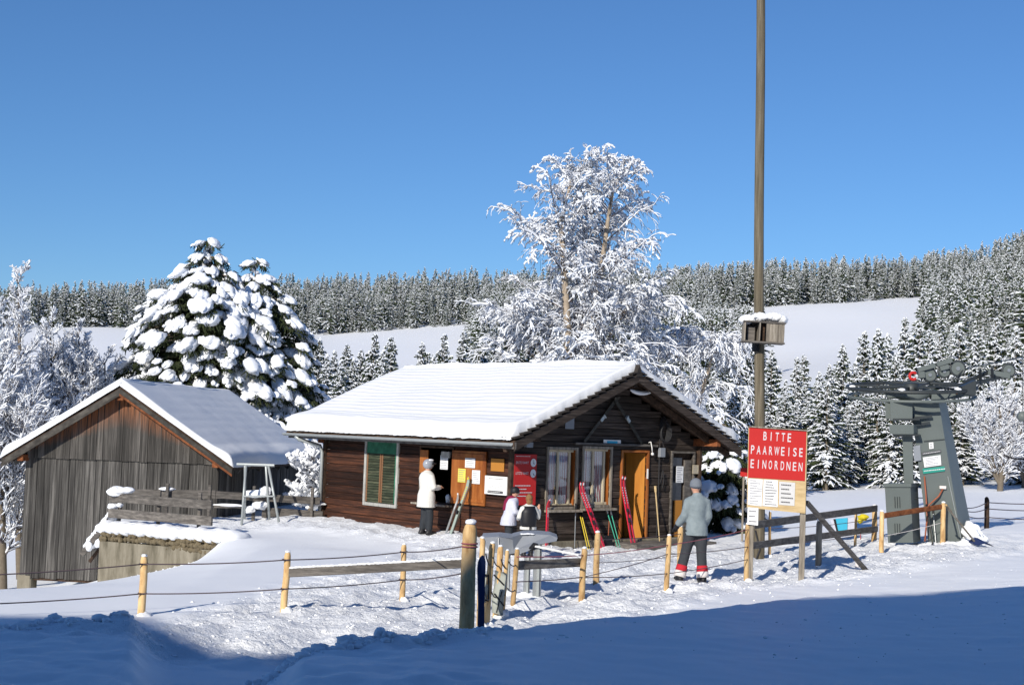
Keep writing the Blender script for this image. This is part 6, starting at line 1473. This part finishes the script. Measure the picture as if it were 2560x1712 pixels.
# frosted broadleaf trees at the right edge
for i, (pxs, top, D, tx, lab) in enumerate(((2500, 975, 52, 2492, 'grey frosted bare tree right of the lift tower'), (2560, 930, 54, 2566, 'grey frosted bare tree at the right picture edge'))):
    b = onD(pxs, 1200, D); b[2] = gz(b[0], b[1]) - .1; tp_ = onD(tx, top, D)
    st = [(np.array([b, b + (tp_ - b) * .5 + A3(.2, 0, 0), tp_]), .12, .02)] + [(np.array([b + A3(0, 0, .3), b + (tp_ - b) * .5 + A3(k * .6, 0, 0), tp_ + A3(k, 0, -.5)]), .06, .015) for k in (-1.3, -.6, .5, 1.2)]
    tree_object('frosted_tree', lab, 'tree', b, grow_tree(50 + i, st, [dict(lvl[0], count=22, len=1.5, t0=.03, ang0=.5), *lvl[1:]]), 'bark', snow_w=.010, clumpy=.2, group='frosted trees right of the lift', seed=i + 9)
# frosted bush between barn and hut
b = onD(775, 1260, 37); b[2] = gz(b[0], b[1]) - .1; tp_ = onD(778, 1140, 37)
tree_object('frosted_bush', 'bright frosted bush seen between barn and hut', 'bush', b, grow_tree(70, [(np.array([b, (b + tp_) / 2, tp_]), .05, .015), (np.array([b, (b + tp_) / 2 + A3(.2, 0, 0), tp_ + A3(.25, 0, -.1)]), .05, .015)], [dict(count=20, t0=.1, ang0=.8, len=.7, tap=.2, seg=4, jit=.12, up=.05, droop=.1, kids=8, ang=.7, ratio=.5, rmin=.01), dict(seg=3, jit=.2, up=0, droop=.1, kids=0, ang=.6, ratio=.5, rmin=.009)]), 'bark', snow_w=.04, clumpy=.5, seed=77)

# pines buried in snow pillows
def snowy_pine(name, label, px, py, D, halfw, seed, tiers, zlow=0.6, blob=1.0, dens=1.0, needle='needle_pine', group=None):
    r = np.random.RandomState(seed); top = onD(px, py, D); base = A3(top[0], top[1], gz(top[0], top[1]) - .2); H = top[2] - base[2]
    root = thing(name, label, 'pine', base, group)
    mb = MB(); mb.tube([base - ZU * .2, base + ZU * H * .5, base + ZU * H * .97], [.17, .12, .02], 8); mb.build('trunk', 'bark', root, smooth=True)
    snow = MB(); NV = []; limbs = MB()
    for t_ in range(tiers):
        t = (t_ + .5) / tiers; z = zlow + (H - zlow) * t; Rl = halfw * ((1 - t) ** .54) * (.5 + .5 * smooth(0, .42, 1 - t)) * (1 - .22 * smooth(.25, 0, t)) + .10
        n = max(2, int(round(2 * math.pi * Rl / (.55 * blob) * dens * .75)))
        for k in range(n):
            a = 2 * math.pi * (k + r.uniform(-.4, .4)) / n + t_ * 1.9; rr = Rl * r.uniform(.68, 1.08); d = A3(math.cos(a), math.sin(a), 0); sd = A3(-d[1], d[0], 0)
            zz = z + r.uniform(-.12, .12) * (1 + Rl * .3); c = base + d * rr + ZU * zz
            limbs.tube([base + ZU * (zz + .1), base + d * rr * .6 + ZU * (zz + .08), c - ZU * .05], [.035, .025, .012], 5)
            sz = blob * r.uniform(.45, 1.35) * (.55 + .45 * min(1, Rl / 1.2)); tilt = r.uniform(.3, .75); ax = nrm(d * math.cos(tilt) - ZU * math.sin(tilt)); up_ = nrm(np.cross(ax, sd)); up_ = up_ if up_[2] > 0 else -up_
            Rb = np.stack([ax, sd, up_], 1)
            # needles: drooping fans below and around the pillow
            for q in range(int(58 * sz / blob)):
                o = ax * r.uniform(-.34, .36) * sz + sd * r.uniform(-.26, .26) * sz - up_ * r.uniform(.0, .10) * sz
                dr = nrm(o * 1.2 + d * .25 - ZU * r.uniform(.1, .9) + r.normal(0, .35, 3)); l = r.uniform(.12, .26) * (.7 + .3 * sz); w_ = nrm(np.cross(dr, r.normal(0, 1, 3))) * .02
                p = c + o; NV.append((p - w_, p + w_, p + dr * l + w_ * .6, p + dr * l - w_ * .6))
            if k % 2 == 0 and t < .8:      # shaded inner boughs
                for q in range(34):
                    p = base + d * rr * r.uniform(.15, .7) + sd * r.normal(0, .1 * Rl) + ZU * (zz + r.normal(0, .15)); dr = nrm(d * .6 - ZU * r.uniform(0, .8) + r.normal(0, .5, 3)); l = r.uniform(.2, .4); w_ = nrm(np.cross(dr, r.normal(0, 1, 3))) * .035
                    NV.append((p - w_, p + w_, p + dr * l + w_ * .6, p + dr * l - w_ * .6))
            if r.rand() < .93:
                snow.ell(c + up_ * .06 * sz, (.30 * sz, .22 * sz * r.uniform(.7, 1.35), .15 * sz), Rb, 2, .7, r.randint(999))
                for q in range(r.randint(2, 6)):
                    o = ax * r.uniform(-.1, .38) * sz + sd * r.uniform(-.24, .24) * sz; s2 = sz * r.uniform(.25, .75); snow.ell(c + o + up_ * .04 * sz, (.26 * s2, .19 * s2, .13 * s2), Rb, 2, .8, r.randint(999))
    for q in range(9): snow.ell(base + ZU * (H - .06 - .09 * q) + A3(r.normal(0, .03 + .012 * q), r.normal(0, .03 + .012 * q), 0), np.array((.06, .06, .06)) * (1 + .1 * q), None, 2, .5, q)
    V = np.array(NV).reshape(-1, 3) - base; put('crown', quick_mesh('crown', V, np.arange(len(V)).reshape(-1, 4), needle), root)
    limbs.build('limbs', 'bark', root); snow.build('snow', 'snow_tree', root, smooth=True, kind='stuff')
    return root
snowy_pine('pine_tree', 'big pine loaded with thick snow pillows behind the barn', 520, 603, 47, 3.3, 4, 19, 1.2, 1.02, 1.45, group='snow laden pines')
snowy_pine('pine_tree', 'second snow laden pine with a lower top, right behind the big pine', 640, 652, 48, 3.0, 9, 17, 1.0, .98, 1.45, group='snow laden pines')
snowy_pine('shaded_conifer', 'snow laden conifer standing in the shade right of the hut', 1806, 1050, 36, 1.0, 14, 9, .35, .8, 1.3)

# loose snow clods on the trodden ground and along the ridge of the snow bank
r = np.random.RandomState(55); iv, iff = icosphere(1); CV, CF = [], []; nb = 0
def clod(x, y, s, sink=.3):
    global nb
    z = gz_fast(x, y); q = iv * (1 + r.uniform(-.28, .28, (len(iv), 1))) * np.array([s * r.uniform(.8, 1.5), s * r.uniform(.8, 1.3), s * r.uniform(.6, 1)]); CV.append(q + A3(x, y, z + s * sink)); CF.append(iff + nb); nb += len(iv)
def gz_fast(x, y):
    i = min(max(np.searchsorted(gx, x) - 1, 0), nx - 2); j = min(max(np.searchsorted(gy, y) - 1, 0), ny - 2)
    tx = (x - gx[i]) / (gx[i + 1] - gx[i]); ty = (y - gy[j]) / (gy[j + 1] - gy[j])
    return (Zg[j, i] * (1 - tx) + Zg[j, i + 1] * tx) * (1 - ty) + (Zg[j + 1, i] * (1 - tx) + Zg[j + 1, i + 1] * tx) * ty
for k in range(5000):
    y = 14.5 + 15 * r.rand() ** 1.3; x = r.uniform(-5, 9)
    if r.rand() > float(tramp_f(x, y)) * 1.1: continue
    b_ = (x - HN[0]) * HG[0] + (y - HN[1]) * HG[1]; a_ = (x - HN[0]) * HR[0] + (y - HN[1]) * HR[1]
    if b_ > -.1 and a_ < .3: continue
    clod(x, y, .006 + .016 * r.rand() ** 3, .1)
for k in range(1500):
    px = r.uniform(-60, 1300); az = (px - CX) / F; 
    if 400 < px < 660: continue
    D = float(np.interp(az, BAZ, BD)) + r.normal(0, .12); clod(az * D, D, .008 + .04 * r.rand() ** 4 * (1.2 if px < 1300 else .4), .15)
for px, py in ((862, 1606), (950, 1592), (250, 1551), (137, 1549), (880, 1612), (800, 1619)):
    az = float(onz(px, py, .26)[0] / onz(px, py, .26)[1]); D = float(np.interp(az, BAZ, BD)); clod(az * D, D, .06, .5)
put('snow_clods', quick_mesh('snow_clods', np.concatenate(CV), np.concatenate(CF), 'snow', False), label='small loose lumps of snow on the trodden area', kind='stuff')
